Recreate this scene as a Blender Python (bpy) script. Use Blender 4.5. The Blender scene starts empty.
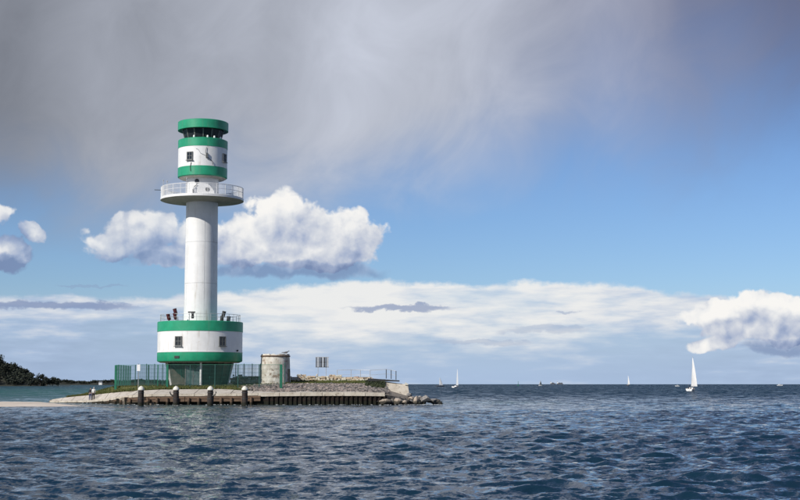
import bpy, bmesh, math, random
import numpy as np
from mathutils import Vector, Matrix

SC = bpy.context.scene
COL = SC.collection
R = math.radians

# ------------------------------------------------------------------ camera
EYE = 2.2
cam_d = bpy.data.cameras.new('camera')
cam_d.sensor_width = 36.0
cam_d.lens = 60.75
cam_d.clip_start = 0.5
cam_d.clip_end = 80000.0
cam = bpy.data.objects.new('camera', cam_d)
COL.objects.link(cam)
cam.location = (0, 0, EYE)
cam.rotation_euler = (R(90 + 5.677), 0, 0)
SC.camera = cam

# ------------------------------------------------------------------ sun and exposure
SUN_AZ = 223.6          # degrees clockwise from +Y: behind the viewer, to the left
SUN_EL = 35.0
sd = bpy.data.lights.new('sun', 'SUN')
sd.energy = 4.9
sd.angle = R(0.53)
sd.color = (1.0, 0.95, 0.87)
sun = bpy.data.objects.new('sun', sd)
COL.objects.link(sun)
SUN_DIR = Vector((math.sin(R(SUN_AZ)) * math.cos(R(SUN_EL)), math.cos(R(SUN_AZ)) * math.cos(R(SUN_EL)), math.sin(R(SUN_EL))))
sun.rotation_euler = SUN_DIR.to_track_quat('Z', 'Y').to_euler()
SC.view_settings.view_transform = 'Standard'
SC.view_settings.look = 'None'
SC.view_settings.exposure = 0.0
SC.view_settings.gamma = 1.0
SC.view_settings.use_curve_mapping = False
SC.cycles.max_bounces = 6
SC.cycles.use_denoising = True
SC.cycles.sample_clamp_indirect = 6.0


# ------------------------------------------------------------------ node helpers
class S:
    """A float or vector socket with arithmetic that makes nodes."""
    def __init__(self, nt, sock):
        self.nt, self.s = nt, sock

    def _m(self, op, *args, clamp=False):
        n = self.nt.nodes.new('ShaderNodeMath')
        n.operation = op
        n.use_clamp = clamp
        for i, a in enumerate(args):
            put(self.nt, a, n.inputs[i])
        return S(self.nt, n.outputs[0])

    def __add__(self, o): return self._m('ADD', self, o)
    __radd__ = __add__
    def __sub__(self, o): return self._m('SUBTRACT', self, o)
    def __rsub__(self, o): return self._m('SUBTRACT', o, self)
    def __mul__(self, o): return self._m('MULTIPLY', self, o)
    __rmul__ = __mul__
    def __truediv__(self, o): return self._m('DIVIDE', self, o)
    def max(self, o): return self._m('MAXIMUM', self, o)
    def min(self, o): return self._m('MINIMUM', self, o)
    def smax(self, o, k): return self._m('SMOOTH_MAX', self, o, k)
    def smin(self, o, k): return self._m('SMOOTH_MIN', self, o, k)
    def clamp(self): return self._m('ADD', self, 0.0, clamp=True)
    def abs(self): return self._m('ABSOLUTE', self)
    def pow(self, o): return self._m('POWER', self, o)
    def sstep(self, a, b):
        n = self.nt.nodes.new('ShaderNodeMapRange')
        n.interpolation_type = 'SMOOTHSTEP'
        put(self.nt, self, n.inputs['Value'])
        n.inputs['From Min'].default_value = a
        n.inputs['From Max'].default_value = b
        return S(self.nt, n.outputs['Result'])


def put(nt, v, inp):
    if isinstance(v, S):
        nt.links.new(v.s, inp)
    elif hasattr(v, 'is_output'):
        nt.links.new(v, inp)
    else:
        inp.default_value = v


def comb(nt, x, y, z):
    n = nt.nodes.new('ShaderNodeCombineXYZ')
    for i, v in enumerate((x, y, z)):
        put(nt, v, n.inputs[i])
    return S(nt, n.outputs[0])


def sep(nt, v):
    n = nt.nodes.new('ShaderNodeSeparateXYZ')
    put(nt, v, n.inputs[0])
    return [S(nt, o) for o in n.outputs]


def noise(nt, vec, scale, detail=4.0, rough=0.5, dist=0.0, color=False, dims='3D'):
    n = nt.nodes.new('ShaderNodeTexNoise')
    n.noise_dimensions = dims
    if vec is not None:
        put(nt, vec, n.inputs['Vector'])
    n.inputs['Scale'].default_value = scale
    n.inputs['Detail'].default_value = detail
    n.inputs['Roughness'].default_value = rough
    n.inputs['Distortion'].default_value = dist
    return S(nt, n.outputs['Color' if color else 'Fac'])


def voro(nt, vec, scale, detail=3.0, rough=0.5):
    n = nt.nodes.new('ShaderNodeTexVoronoi')
    n.voronoi_dimensions = '2D'
    n.feature = 'F1'
    n.normalize = False
    put(nt, vec, n.inputs['Vector'])
    n.inputs['Scale'].default_value = scale
    n.inputs['Detail'].default_value = detail
    n.inputs['Roughness'].default_value = rough
    n.inputs['Lacunarity'].default_value = 2.3
    return S(nt, n.outputs['Distance'])


def ramp(nt, fac, stops, interp='LINEAR'):
    n = nt.nodes.new('ShaderNodeValToRGB')
    n.color_ramp.interpolation = interp
    el = n.color_ramp.elements
    while len(el) < len(stops):
        el.new(0.5)
    for e, (p, c) in zip(el, stops):
        e.position = p
    for e, (p, c) in zip(el, stops):
        e.color = (c[0], c[1], c[2], 1.0) if hasattr(c, '__len__') else (c, c, c, 1.0)
    put(nt, fac, n.inputs[0])
    return S(nt, n.outputs[0])


def mixc(nt, fac, a, b, mode='MIX'):
    n = nt.nodes.new('ShaderNodeMix')
    n.data_type = 'RGBA'
    n.blend_type = mode
    put(nt, fac, n.inputs[0])
    for v, i in ((a, n.inputs[6]), (b, n.inputs[7])):
        if isinstance(v, tuple):
            i.default_value = (v[0], v[1], v[2], 1.0)
        else:
            put(nt, v, i)
    return S(nt, n.outputs[2])


# ------------------------------------------------------------------ sky: Nishita air with drifting cloud layers
world = bpy.data.worlds.new('World')
SC.world = world
world.use_nodes = True
wt = world.node_tree
wt.nodes.clear()
world.cycles.sampling_method = 'MANUAL'
world.cycles.sample_map_resolution = 256
SKY_STRENGTH = 0.10
K = 1.0 / SKY_STRENGTH      # cloud colours below are given as they look

sky = wt.nodes.new('ShaderNodeTexSky')
sky.sky_type = 'NISHITA'
sky.sun_disc = False
sky.sun_elevation = R(SUN_EL)
sky.sun_rotation = R(SUN_AZ)
sky.altitude = 0.0
sky.air_density = 1.0
sky.dust_density = 0.25
sky.ozone_density = 2.2


# azimuth, elevation, half width, half height, weight (degrees)
CUMULI = [
    (-5.00, 7.05, 1.75, 1.35, 1.0), (-4.10, 6.25, 2.60, 1.55, 1.15), (-2.30, 6.35, 1.90, 1.25, 1.05), (-1.70, 6.00, 1.10, 1.25, 0.9),
    (-3.60, 5.30, 3.00, 0.75, 1.0), (-6.90, 5.95, 1.90, 1.30, 1.0), (-8.60, 6.20, 1.50, 1.05, 0.85), (-10.80, 6.35, 2.00, 1.15, 0.9),
    (-12.20, 5.75, 1.80, 0.70, 0.85), (-9.40, 5.35, 2.80, 0.60, 0.85), (-11.6, 6.85, 0.9, 0.4, 0.45),
    (-16.60, 6.85, 0.85, 0.65, 0.9), (-15.20, 6.15, 0.75, 0.46, 0.8), (-16.50, 5.20, 1.35, 0.90, 1.0), (-13.2, 6.2, 0.55, 0.35, 0.4),
    (15.10, 3.20, 1.80, 0.85, 1.05), (13.10, 2.85, 1.75, 0.62, 0.95), (16.80, 2.75, 2.20, 0.95, 1.0), (14.60, 2.15, 2.4, 0.60, 0.9),
    (13.00, 1.60, 1.30, 0.35, 0.7), (16.30, 1.75, 1.80, 0.35, 0.8), (19.0, 2.3, 1.6, 0.8, 0.8),
]


def vmath(nt, op, *args):
    n = nt.nodes.new('ShaderNodeVectorMath')
    n.operation = op
    for i, a in enumerate(args):
        put(nt, a, n.inputs[i])
    return S(nt, n.outputs['Value' if op in ('DOT_PRODUCT', 'LENGTH') else 'Vector'])


def madd(a, b, c):
    return a._m('MULTIPLY_ADD', a, b, c)


def group(name, outs):
    g = bpy.data.node_groups.new(name, 'ShaderNodeTree')
    g.interface.new_socket('Q', in_out='INPUT', socket_type='NodeSocketVector')
    for o in outs:
        g.interface.new_socket(o, in_out='OUTPUT', socket_type='NodeSocketFloat')
    return g, g.nodes.new('NodeGroupInput').outputs[0], g.nodes.new('NodeGroupOutput')


def heap_shape_group():
    """Large form of the heaped clouds at (azimuth, elevation) in degrees."""
    g, q, go = group('heap_shape', ['H'])
    shape = None
    for a, e, rx, ry, amp in CUMULI:
        v = vmath(g, 'MULTIPLY_ADD', q, (1 / rx, 1 / ry, 0), (-a / rx, -e / ry, 0))
        d = vmath(g, 'DOT_PRODUCT', v, v)
        b = madd(d, -amp, amp)
        shape = b if shape is None else shape.smax(b, 0.25)
    put(g, shape.max(-1.5).smin(1.0, 0.4), go.inputs[0])
    return g


def heap_puff_group():
    """Cauliflower relief of the heaped clouds."""
    g, q, go = group('heap_puff', ['H'])
    q = S(g, q)
    wob = noise(g, q, 1.6, 3.0, 0.5, color=True, dims='2D')
    qq = vmath(g, 'MULTIPLY_ADD', wob, (0.55, 0.55, 0.0), q)
    billow = voro(g, qq, 0.80, 2.0, 0.42)
    fine = noise(g, qq, 0.9, 7.0, 0.61, dims='2D')
    put(g, (0.5 - billow) * 0.50 + (fine - 0.5) * 0.60, go.inputs[0])
    return g


def heap_relief_group():
    """Rounded domes that catch the light."""
    g, q, go = group('heap_relief', ['H'])
    q = S(g, q)
    wob = noise(g, q, 1.3, 4.0, 0.55, color=True, dims='2D')
    qq = vmath(g, 'MULTIPLY_ADD', wob, (0.60, 0.50, 0.0), q)
    billow = voro(g, qq, 0.62, 2.0, 0.40)
    soft = noise(g, qq, 0.8, 5.0, 0.5, dims='2D')
    put(g, (0.5 - billow) * 0.62 + (soft - 0.5) * 0.60, go.inputs[0])
    return g


HS, HP, HR = heap_shape_group(), heap_puff_group(), heap_relief_group()


def use(tree, q):
    n = wt.nodes.new('ShaderNodeGroup')
    n.node_tree = tree
    put(wt, q, n.inputs[0])
    return S(wt, n.outputs[0])


def blob(azr, el, a, e, rx, ry, lo=-0.1, hi=0.7):
    dx = (azr - a) * (1.0 / rx)
    dy = (el - e) * (1.0 / ry)
    return (1.0 - dx * dx - dy * dy).sstep(lo, hi)


def bgnode(c):
    bg = wt.nodes.new('ShaderNodeBackground')
    bg.inputs['Strength'].default_value = SKY_STRENGTH
    put(wt, c, bg.inputs['Color'])
    return bg.outputs[0]


def build_sky():
    tc = wt.nodes.new('ShaderNodeTexCoord')
    d = S(wt, tc.outputs['Generated'])
    x, y, z = sep(wt, d)
    az = x._m('DEGREES', x._m('ARCTAN2', x, y))
    el = z._m('DEGREES', z._m('ARCSINE', z.min(1.0).max(-1.0)))
    azr = az._m('WRAP', az, 22.5, -22.5)
    u = (azr + 22.5) * (1.0 / 45.0)

    def U(a): return (a + 22.5) / 45.0

    base = S(wt, sky.outputs[0])
    base = mixc(wt, 1.0, base, (0.60, 0.75, 1.02), 'MULTIPLY')
    # moist sea air: the lowest few degrees stay blue
    base = mixc(wt, el.sstep(4.5, 0.0) * 0.9, base, (0.40 * K, 0.53 * K, 0.75 * K))

    # far cloud bank low over the sea
    f1 = noise(wt, comb(wt, az * 0.15, el * 0.50 + 3.0, 0.0), 1.0, 5.0, 0.5, dims='2D')
    f2 = noise(wt, comb(wt, az * 0.30, el * 1.7 + 9.0, 0.0), 1.4, 5.0, 0.55, dims='2D')
    f3 = noise(wt, comb(wt, az * 0.75, el * 1.1 + 5.0, 0.0), 1.4, 6.0, 0.6, dims='2D')
    top = ramp(wt, u, [(0.0, 0.36), (U(-16.5), 0.37), (U(-11), 0.36), (U(-8), 0.39), (U(-4), 0.415), (U(0), 0.44), (U(5), 0.435), (U(9), 0.42), (U(12.5), 0.385), (U(15), 0.33), (U(18), 0.33), (1.0, 0.36)], 'EASE') * 10.0
    bank = (top + (f1 - 0.5) * 0.7 + (f3 - 0.5) * 0.5 - el).sstep(-0.03, 0.26)
    low = el.sstep(0.2, 3.4)
    dens = (0.34 + low * 0.68 + (f1 - 0.5) * 1.5 + (f2 - 0.5) * 0.5).clamp()
    left = azr.sstep(-6.0, -12.0)
    shade = (0.96 + (f2 - 0.5) * 0.8 + (f1 - 0.5) * 0.6 - (1.0 - low) * 0.45 - left * 0.30 - azr.sstep(5.5, 12.0) * 0.20).clamp()
    bank_c = ramp(wt, shade, [(0.0, (0.22 * K, 0.29 * K, 0.45 * K)), (0.5, (0.40 * K, 0.51 * K, 0.70 * K)), (0.85, (0.76 * K, 0.78 * K, 0.81 * K)), (1.0, (0.85 * K, 0.85 * K, 0.84 * K))])
    c = mixc(wt, bank * dens * 0.97, base, bank_c)

    # flat slate-coloured lenses in front of the bank
    aw = azr + (f3 - 0.5) * 2.0
    ew = el + (f3 - 0.5) * 0.5 + (f2 - 0.5) * 0.25
    lens = None
    for a, e, rx, ry, s in ((0.0, 3.22, 2.6, 0.15, 0.75), (-14.6, 3.22, 4.2, 0.20, 0.85), (-13.0, 4.05, 1.6, 0.07, 0.35), (6.2, 2.30, 2.0, 0.20, 0.28), (7.0, 3.0, 0.5, 0.08, 0.4), (3.5, 1.75, 2.4, 0.15, 0.3)):
        m = blob(aw, ew, a, e, rx, ry) * s
        lens = m if lens is None else lens.max(m)
    c = mixc(wt, lens, c, (0.25 * K, 0.32 * K, 0.50 * K))

    # rain-grey shower cloud that hangs over the left and the middle of the view
    g1 = noise(wt, comb(wt, az * 0.10, el * 0.10 + 1.0, 0.0), 1.0, 4.0, 0.55, dims='2D')
    g2 = noise(wt, comb(wt, az * 0.20 - el * 0.12, el * 0.17 + az * 0.05 + 7.0, 0.0), 1.2, 6.0, 0.58, 0.4, dims='2D')
    lower = ramp(wt, u, [(0.0, 0.50), (U(-16.5), 0.37), (U(-12), 0.35), (U(-7), 0.365), (U(-2), 0.39), (U(1.5), 0.42), (U(5), 0.43), (U(9), 0.46), (U(13), 0.48), (U(17), 0.51), (1.0, 0.50)], 'EASE') * 20.0
    t = el - lower + (g1 - 0.5) * 4.5 + (g2 - 0.5) * 3.6
    right = azr.sstep(0.5, 13.0)
    ga = (t.sstep(-2.6, 3.6) * (1.0 - right) + t.sstep(-2.5, 7.0) * right).clamp() * 0.95
    ga = ga * (1.0 - el.sstep(17.0, 30.0) * 0.88)
    gb = ramp(wt, u, [(0.0, 0.24), (U(-17), 0.24), (U(-12), 0.36), (U(-6), 0.45), (U(-1), 0.54), (U(3), 0.52), (U(8), 0.40), (U(13), 0.23), (U(17), 0.15), (1.0, 0.24)], 'EASE')
    gb = gb * (0.64 + g2 * 0.48 + g1 * 0.26)
    gcol = comb(wt, gb * (0.95 * K), gb * (1.0 * K), gb * (1.14 * K) + right * (0.06 * K))
    c = mixc(wt, ga, c, gcol)

    # heaped clouds, lit from the sun's side
    w = noise(wt, comb(wt, az, el, 0.0), 0.5, 5.0, 0.55, color=True, dims='2D')
    wx, wy, _ = sep(wt, w)
    aw = azr + (wx - 0.5) * 1.5
    ew = el + (wy - 0.5) * 1.0
    s0 = use(HS, comb(wt, aw, ew, 0.0))
    p0 = use(HP, comb(wt, az, el, 0.0))
    h0 = s0 + p0
    foot = blob(aw, ew, -4.6, 4.80, 4.3, 0.38, -0.2, 0.7).max(blob(aw, ew, 16.6, 1.50, 2.6, 0.30, -0.2, 0.7) * 0.9).max(blob(aw, ew, -16.7, 4.85, 1.4, 0.38, -0.2, 0.7))
    foot = foot.max(blob(aw, ew, -9.6, 5.15, 2.6, 0.30, -0.2, 0.9) * 0.6)
    alpha = h0.sstep(0.04, 0.34).max(foot * 0.72) * (0.985 - azr.sstep(-7.0, -10.0) * azr.sstep(-18.0, -14.5) * 0.16)
    s2 = use(HS, comb(wt, aw - 0.45, ew + 0.9, 0.0))
    p2 = use(HR, comb(wt, az, el, 0.0))
    p1 = use(HR, comb(wt, az - 0.20, el + 0.26, 0.0))
    lit = 0.56 + (p2 - p1) * 0.76 + (s0 - s2.max(-0.6)) * 0.36 + p2 * 0.12
    lit = lit - foot * 0.30 - (azr.sstep(-7.0, -9.5) * azr.sstep(-20.0, -15.5)) * 0.17
    lit = lit - azr.sstep(-14.2, -15.2) * 0.12 - azr.sstep(14.0, 16.5) * el.sstep(2.9, 2.0) * 0.12
    cc = ramp(wt, lit, [(0.0, (0.19 * K, 0.26 * K, 0.44 * K)), (0.30, (0.36 * K, 0.43 * K, 0.60 * K)), (0.60, (0.64 * K, 0.67 * K, 0.74 * K)), (0.82, (0.86 * K, 0.86 * K, 0.86 * K)), (1.0, (0.95 * K, 0.93 * K, 0.90 * K))])

    mx = wt.nodes.new('ShaderNodeMixShader')
    put(wt, alpha, mx.inputs[0])
    wt.links.new(bgnode(c), mx.inputs[1])
    wt.links.new(bgnode(cc), mx.inputs[2])
    out = wt.nodes.new('ShaderNodeOutputWorld')
    wt.links.new(mx.outputs[0], out.inputs[0])


build_sky()


# ------------------------------------------------------------------ materials
def new_mat(name):
    m = bpy.data.materials.new(name)
    m.use_nodes = True
    nt = m.node_tree
    return m, nt, nt.nodes['Principled BSDF']


def surf(name, a, b, rough=0.6, scale=3.0, detail=6.0, stretch=(1, 1, 1), spots=None, spot_scale=9.0, spot_lo=0.60, spot_hi=0.72, bump=0.0, bump_scale=20.0, metal=0.0, spec=0.5, streak=None, streak_amt=0.5, tide=0.0):
    """Two-tone noise surface with optional stains, run-off streaks and relief."""
    m, nt, p = new_mat(name)
    tc = nt.nodes.new('ShaderNodeTexCoord')
    geo = nt.nodes.new('ShaderNodeNewGeometry')
    pos = S(nt, geo.outputs['Position'])
    v = vmath(nt, 'MULTIPLY', pos, stretch)
    n1 = noise(nt, v, scale, detail, 0.6)
    c = mixc(nt, n1.sstep(0.3, 0.7), tuple(a), tuple(b))
    if streak:
        sv = vmath(nt, 'MULTIPLY', pos, (1, 1, 0.07))
        n3 = noise(nt, sv, 2.6, 5.0, 0.65)
        n4 = noise(nt, pos, 0.6, 3.0, 0.5)
        c = mixc(nt, (n3.sstep(0.52, 0.74) * n4.sstep(0.35, 0.65)) * streak_amt, c, tuple(streak))
    if spots:
        n2 = noise(nt, pos, spot_scale, 5.0, 0.65)
        c = mixc(nt, n2.sstep(spot_lo, spot_hi) * 0.85, c, tuple(spots))
    if tide:
        # weed and damp left by the water up to a ragged tide line
        _, _, zz = sep(nt, pos)
        nz = noise(nt, pos, 1.1, 4.0, 0.6)
        c = mixc(nt, (zz + (nz - 0.5) * 0.5).sstep(tide + 0.12, tide - 0.10) * 0.85, c, (0.014, 0.016, 0.010))
    put(nt, c, p.inputs['Base Color'])
    p.inputs['Roughness'].default_value = rough
    p.inputs['Metallic'].default_value = metal
    p.inputs['Specular IOR Level'].default_value = spec
    if bump:
        bn = nt.nodes.new('ShaderNodeBump')
        bn.inputs['Strength'].default_value = bump
        bn.inputs['Distance'].default_value = 0.05
        put(nt, noise(nt, pos, bump_scale, 5.0, 0.6), bn.inputs['Height'])
        nt.links.new(bn.outputs[0], p.inputs['Normal'])
    return m


M = {}
M['white'] = surf('white_paint', (0.68, 0.68, 0.67), (0.75, 0.75, 0.74), 0.45, 0.9, streak=(0.40, 0.34, 0.27), streak_amt=0.75, spots=(0.34, 0.24, 0.16), spot_scale=3.1, spot_lo=0.66, spot_hi=0.75)
M['green'] = surf('green_paint', (0.012, 0.245, 0.125), (0.018, 0.305, 0.160), 0.42, 1.1, streak=(0.09, 0.25, 0.16), streak_amt=0.6, spots=(0.05, 0.13, 0.08), spot_scale=4.0, spot_lo=0.66, spot_hi=0.74)
M['soffit'] = surf('soffit_concrete', (0.34, 0.32, 0.27), (0.45, 0.43, 0.38), 0.8, 1.3, spots=(0.22, 0.21, 0.18), spot_scale=2.0)
M['shaded_concrete'] = surf('drum_shaded_concrete', (0.038, 0.042, 0.033), (0.075, 0.075, 0.060), 0.9, 1.2, spots=(0.07, 0.06, 0.05), spot_scale=2.0, bump=0.6, bump_scale=6.0)  # dark tone paints in the drum's shade on the foot, with brown stains
M['foam'] = surf('foam', (0.40, 0.43, 0.44), (0.55, 0.57, 0.57), 0.8, 4.0)
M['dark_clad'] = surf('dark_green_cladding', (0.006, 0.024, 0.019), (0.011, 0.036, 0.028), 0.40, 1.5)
M['glass'] = surf('window_glass', (0.012, 0.015, 0.018), (0.025, 0.030, 0.034), 0.06, 1.0)
M['glass_light'] = surf('door_glass', (0.05, 0.085, 0.085), (0.09, 0.125, 0.125), 0.12, 2.0)
M['frame'] = surf('window_frame_paint', (0.10, 0.105, 0.10), (0.15, 0.155, 0.15), 0.5, 5.0)
M['dark_metal'] = surf('dark_metal', (0.018, 0.019, 0.020), (0.035, 0.034, 0.034), 0.5, 4.0)
M['red_metal'] = surf('dark_red_housing', (0.055, 0.008, 0.010), (0.085, 0.014, 0.014), 0.45, 4.0)
M['galv'] = surf('galvanised_steel', (0.38, 0.39, 0.40), (0.50, 0.51, 0.52), 0.45, 6.0, metal=0.3)
M['rail_white'] = surf('white_railing_paint', (0.70, 0.70, 0.69), (0.76, 0.76, 0.76), 0.5, 5.0)
M['fence_green'] = surf('green_fence_coating', (0.006, 0.110, 0.062), (0.010, 0.150, 0.085), 0.45, 2.0)
M['fence_dark'] = surf('dark_green_fence_coating', (0.010, 0.060, 0.050), (0.016, 0.085, 0.070), 0.5, 2.0)
M['concrete'] = surf('pale_concrete', (0.42, 0.37, 0.31), (0.54, 0.49, 0.42), 0.85, 0.8, spots=(0.24, 0.20, 0.155), spot_scale=1.3, spot_lo=0.52, spot_hi=0.68, bump=0.5, bump_scale=6.0)
M['coping'] = surf('coping_concrete', (0.40, 0.35, 0.28), (0.54, 0.49, 0.41), 0.85, 1.2, spots=(0.16, 0.13, 0.10), spot_scale=2.2, spot_lo=0.53, spot_hi=0.72, bump=0.5, bump_scale=8.0)
M['bunker'] = surf('weathered_bunker_concrete', (0.42, 0.39, 0.32), (0.70, 0.68, 0.62), 0.9, 1.6, stretch=(1, 1, 0.45), spots=(0.20, 0.13, 0.085), spot_scale=1.7, spot_lo=0.53, spot_hi=0.66, streak=(0.30, 0.22, 0.15), streak_amt=0.8, bump=0.8, bump_scale=4.0)
M['sheet'] = surf('rusty_sheet_pile', (0.010, 0.008, 0.007), (0.026, 0.019, 0.015), 0.8, 2.0, stretch=(1, 1, 2.0), spots=(0.06, 0.034, 0.02), spot_scale=3.0, spec=0.15, tide=0.40, bump=0.6, bump_scale=10.0)
M['timber'] = surf('wet_timber', (0.085, 0.055, 0.038), (0.16, 0.105, 0.07), 0.8, 3.0, stretch=(0.3, 1, 3), spots=(0.03, 0.022, 0.018), spot_scale=2.4, spec=0.2, tide=0.30, bump=0.8, bump_scale=8.0)
M['pile'] = surf('black_timber_pile', (0.022, 0.018, 0.017), (0.050, 0.040, 0.036), 0.75, 3.0, stretch=(1, 1, 0.25), spots=(0.10, 0.085, 0.075), spot_scale=4.0, spec=0.2, tide=0.35, bump=0.9, bump_scale=9.0)
M['cap'] = surf('white_pile_cap', (0.56, 0.54, 0.46), (0.68, 0.66, 0.58), 0.6, 3.0, spots=(0.35, 0.31, 0.22), spot_scale=5.0)
M['earth'] = surf('earth_and_gravel', (0.16, 0.13, 0.10), (0.26, 0.22, 0.17), 0.95, 1.5, bump=0.8, bump_scale=5.0)
M['turf'] = surf('turf', (0.050, 0.070, 0.014), (0.115, 0.110, 0.030), 0.95, 0.5, spots=(0.17, 0.13, 0.06), spot_scale=0.9, spot_lo=0.58, spot_hi=0.74, bump=0.9, bump_scale=7.0)
M['grass'] = surf('grass_blades', (0.045, 0.075, 0.012), (0.135, 0.130, 0.035), 0.9, 0.6, spots=(0.22, 0.17, 0.075), spot_scale=1.1, spot_lo=0.56, spot_hi=0.72)
M['ivy'] = surf('dark_creeper', (0.012, 0.022, 0.008), (0.045, 0.055, 0.022), 0.9, 1.5)
M['sand'] = surf('pale_sand', (0.48, 0.40, 0.32), (0.62, 0.54, 0.45), 0.95, 0.5, stretch=(0.3, 1, 1), spots=(0.30, 0.24, 0.18), spot_scale=0.7, bump=0.5, bump_scale=4.0)
STONES = [surf('revetment_stone', (0.11, 0.10, 0.09), (0.22, 0.195, 0.175), 0.9, 4.0, bump=0.6),
          surf('revetment_stone_pink', (0.22, 0.175, 0.15), (0.36, 0.30, 0.265), 0.9, 4.0, bump=0.6),
          surf('revetment_stone_dark', (0.045, 0.042, 0.04), (0.10, 0.09, 0.085), 0.9, 4.0, bump=0.6)]
BRICKS = [surf('old_wall_stone_tan', (0.40, 0.30, 0.20), (0.52, 0.43, 0.32), 0.9, 3.0, spots=(0.20, 0.14, 0.09), spot_scale=4.0, bump=0.8, bump_scale=8.0),
          surf('old_wall_stone_pale', (0.50, 0.46, 0.37), (0.62, 0.58, 0.49), 0.9, 3.0, spots=(0.26, 0.19, 0.13), spot_scale=4.0, bump=0.8, bump_scale=8.0),
          surf('old_wall_stone_red', (0.34, 0.22, 0.16), (0.46, 0.34, 0.26), 0.9, 3.0, bump=0.8, bump_scale=8.0)]
ROCKS = [surf('boulder_tan', (0.26, 0.21, 0.16), (0.42, 0.35, 0.28), 0.85, 1.6, tide=0.42, spots=(0.13, 0.10, 0.08), spot_scale=2.0, bump=1.0, bump_scale=5.0),
         surf('boulder_grey', (0.15, 0.14, 0.13), (0.28, 0.26, 0.24), 0.85, 1.6, tide=0.42, spots=(0.07, 0.065, 0.06), spot_scale=2.0, bump=1.0, bump_scale=5.0),
         surf('boulder_dark', (0.035, 0.032, 0.028), (0.085, 0.075, 0.065), 0.8, 1.6, tide=0.40, bump=1.0, bump_scale=5.0)]
M['wood_far'] = surf('far_foliage', (0.010, 0.016, 0.012), (0.028, 0.034, 0.020), 0.95, 0.12, spots=(0.048, 0.050, 0.028), spot_scale=0.2)
M['bark'] = surf('bark', (0.05, 0.04, 0.03), (0.09, 0.07, 0.055), 0.9, 2.0)
M['hill'] = surf('hill_ground', (0.014, 0.018, 0.012), (0.035, 0.036, 0.022), 0.95, 0.05)
M['sail'] = surf('white_sailcloth', (0.58, 0.58, 0.57), (0.66, 0.66, 0.65), 0.8, 0.5)
M['sail_grey'] = surf('grey_sailcloth', (0.46, 0.48, 0.50), (0.54, 0.56, 0.58), 0.8, 0.5)
M['hull_white'] = surf('white_gelcoat', (0.76, 0.76, 0.74), (0.82, 0.82, 0.80), 0.25, 1.0)
M['hull_dark'] = surf('dark_hull_paint', (0.03, 0.035, 0.05), (0.05, 0.055, 0.07), 0.3, 1.0)
M['deck'] = surf('deck_teak', (0.30, 0.22, 0.15), (0.38, 0.29, 0.20), 0.7, 3.0)
M['skin'] = surf('skin', (0.42, 0.27, 0.20), (0.50, 0.33, 0.25), 0.55, 8.0)
M['jacket_dark'] = surf('dark_jacket_cloth', (0.012, 0.013, 0.018), (0.022, 0.023, 0.028), 0.85, 6.0)
M['shirt_white'] = surf('white_shirt_cloth', (0.70, 0.70, 0.68), (0.80, 0.80, 0.78), 0.85, 6.0)
M['jeans'] = surf('blue_jeans_cloth', (0.025, 0.045, 0.12), (0.045, 0.070, 0.17), 0.85, 8.0)
M['trousers_dark'] = surf('dark_trouser_cloth', (0.016, 0.015, 0.018), (0.030, 0.028, 0.030), 0.85, 8.0)
M['hair_dark'] = surf('dark_hair', (0.012, 0.009, 0.007), (0.030, 0.022, 0.016), 0.6, 20.0)
M['hair_grey'] = surf('grey_hair', (0.26, 0.25, 0.24), (0.38, 0.37, 0.36), 0.6, 20.0)
M['gull'] = surf('gull_plumage', (0.10, 0.10, 0.11), (0.20, 0.20, 0.21), 0.8, 8.0)
M['beak'] = surf('gull_beak', (0.40, 0.26, 0.05), (0.46, 0.30, 0.07), 0.5, 8.0)
M['ship'] = surf('far_ship_paint', (0.10, 0.11, 0.13), (0.16, 0.17, 0.19), 0.6, 0.1)
M['house_white'] = surf('white_render', (0.66, 0.66, 0.64), (0.74, 0.74, 0.72), 0.8, 0.3)
M['roof_red'] = surf('red_roof_tile', (0.22, 0.08, 0.05), (0.30, 0.12, 0.08), 0.8, 0.5)


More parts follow.
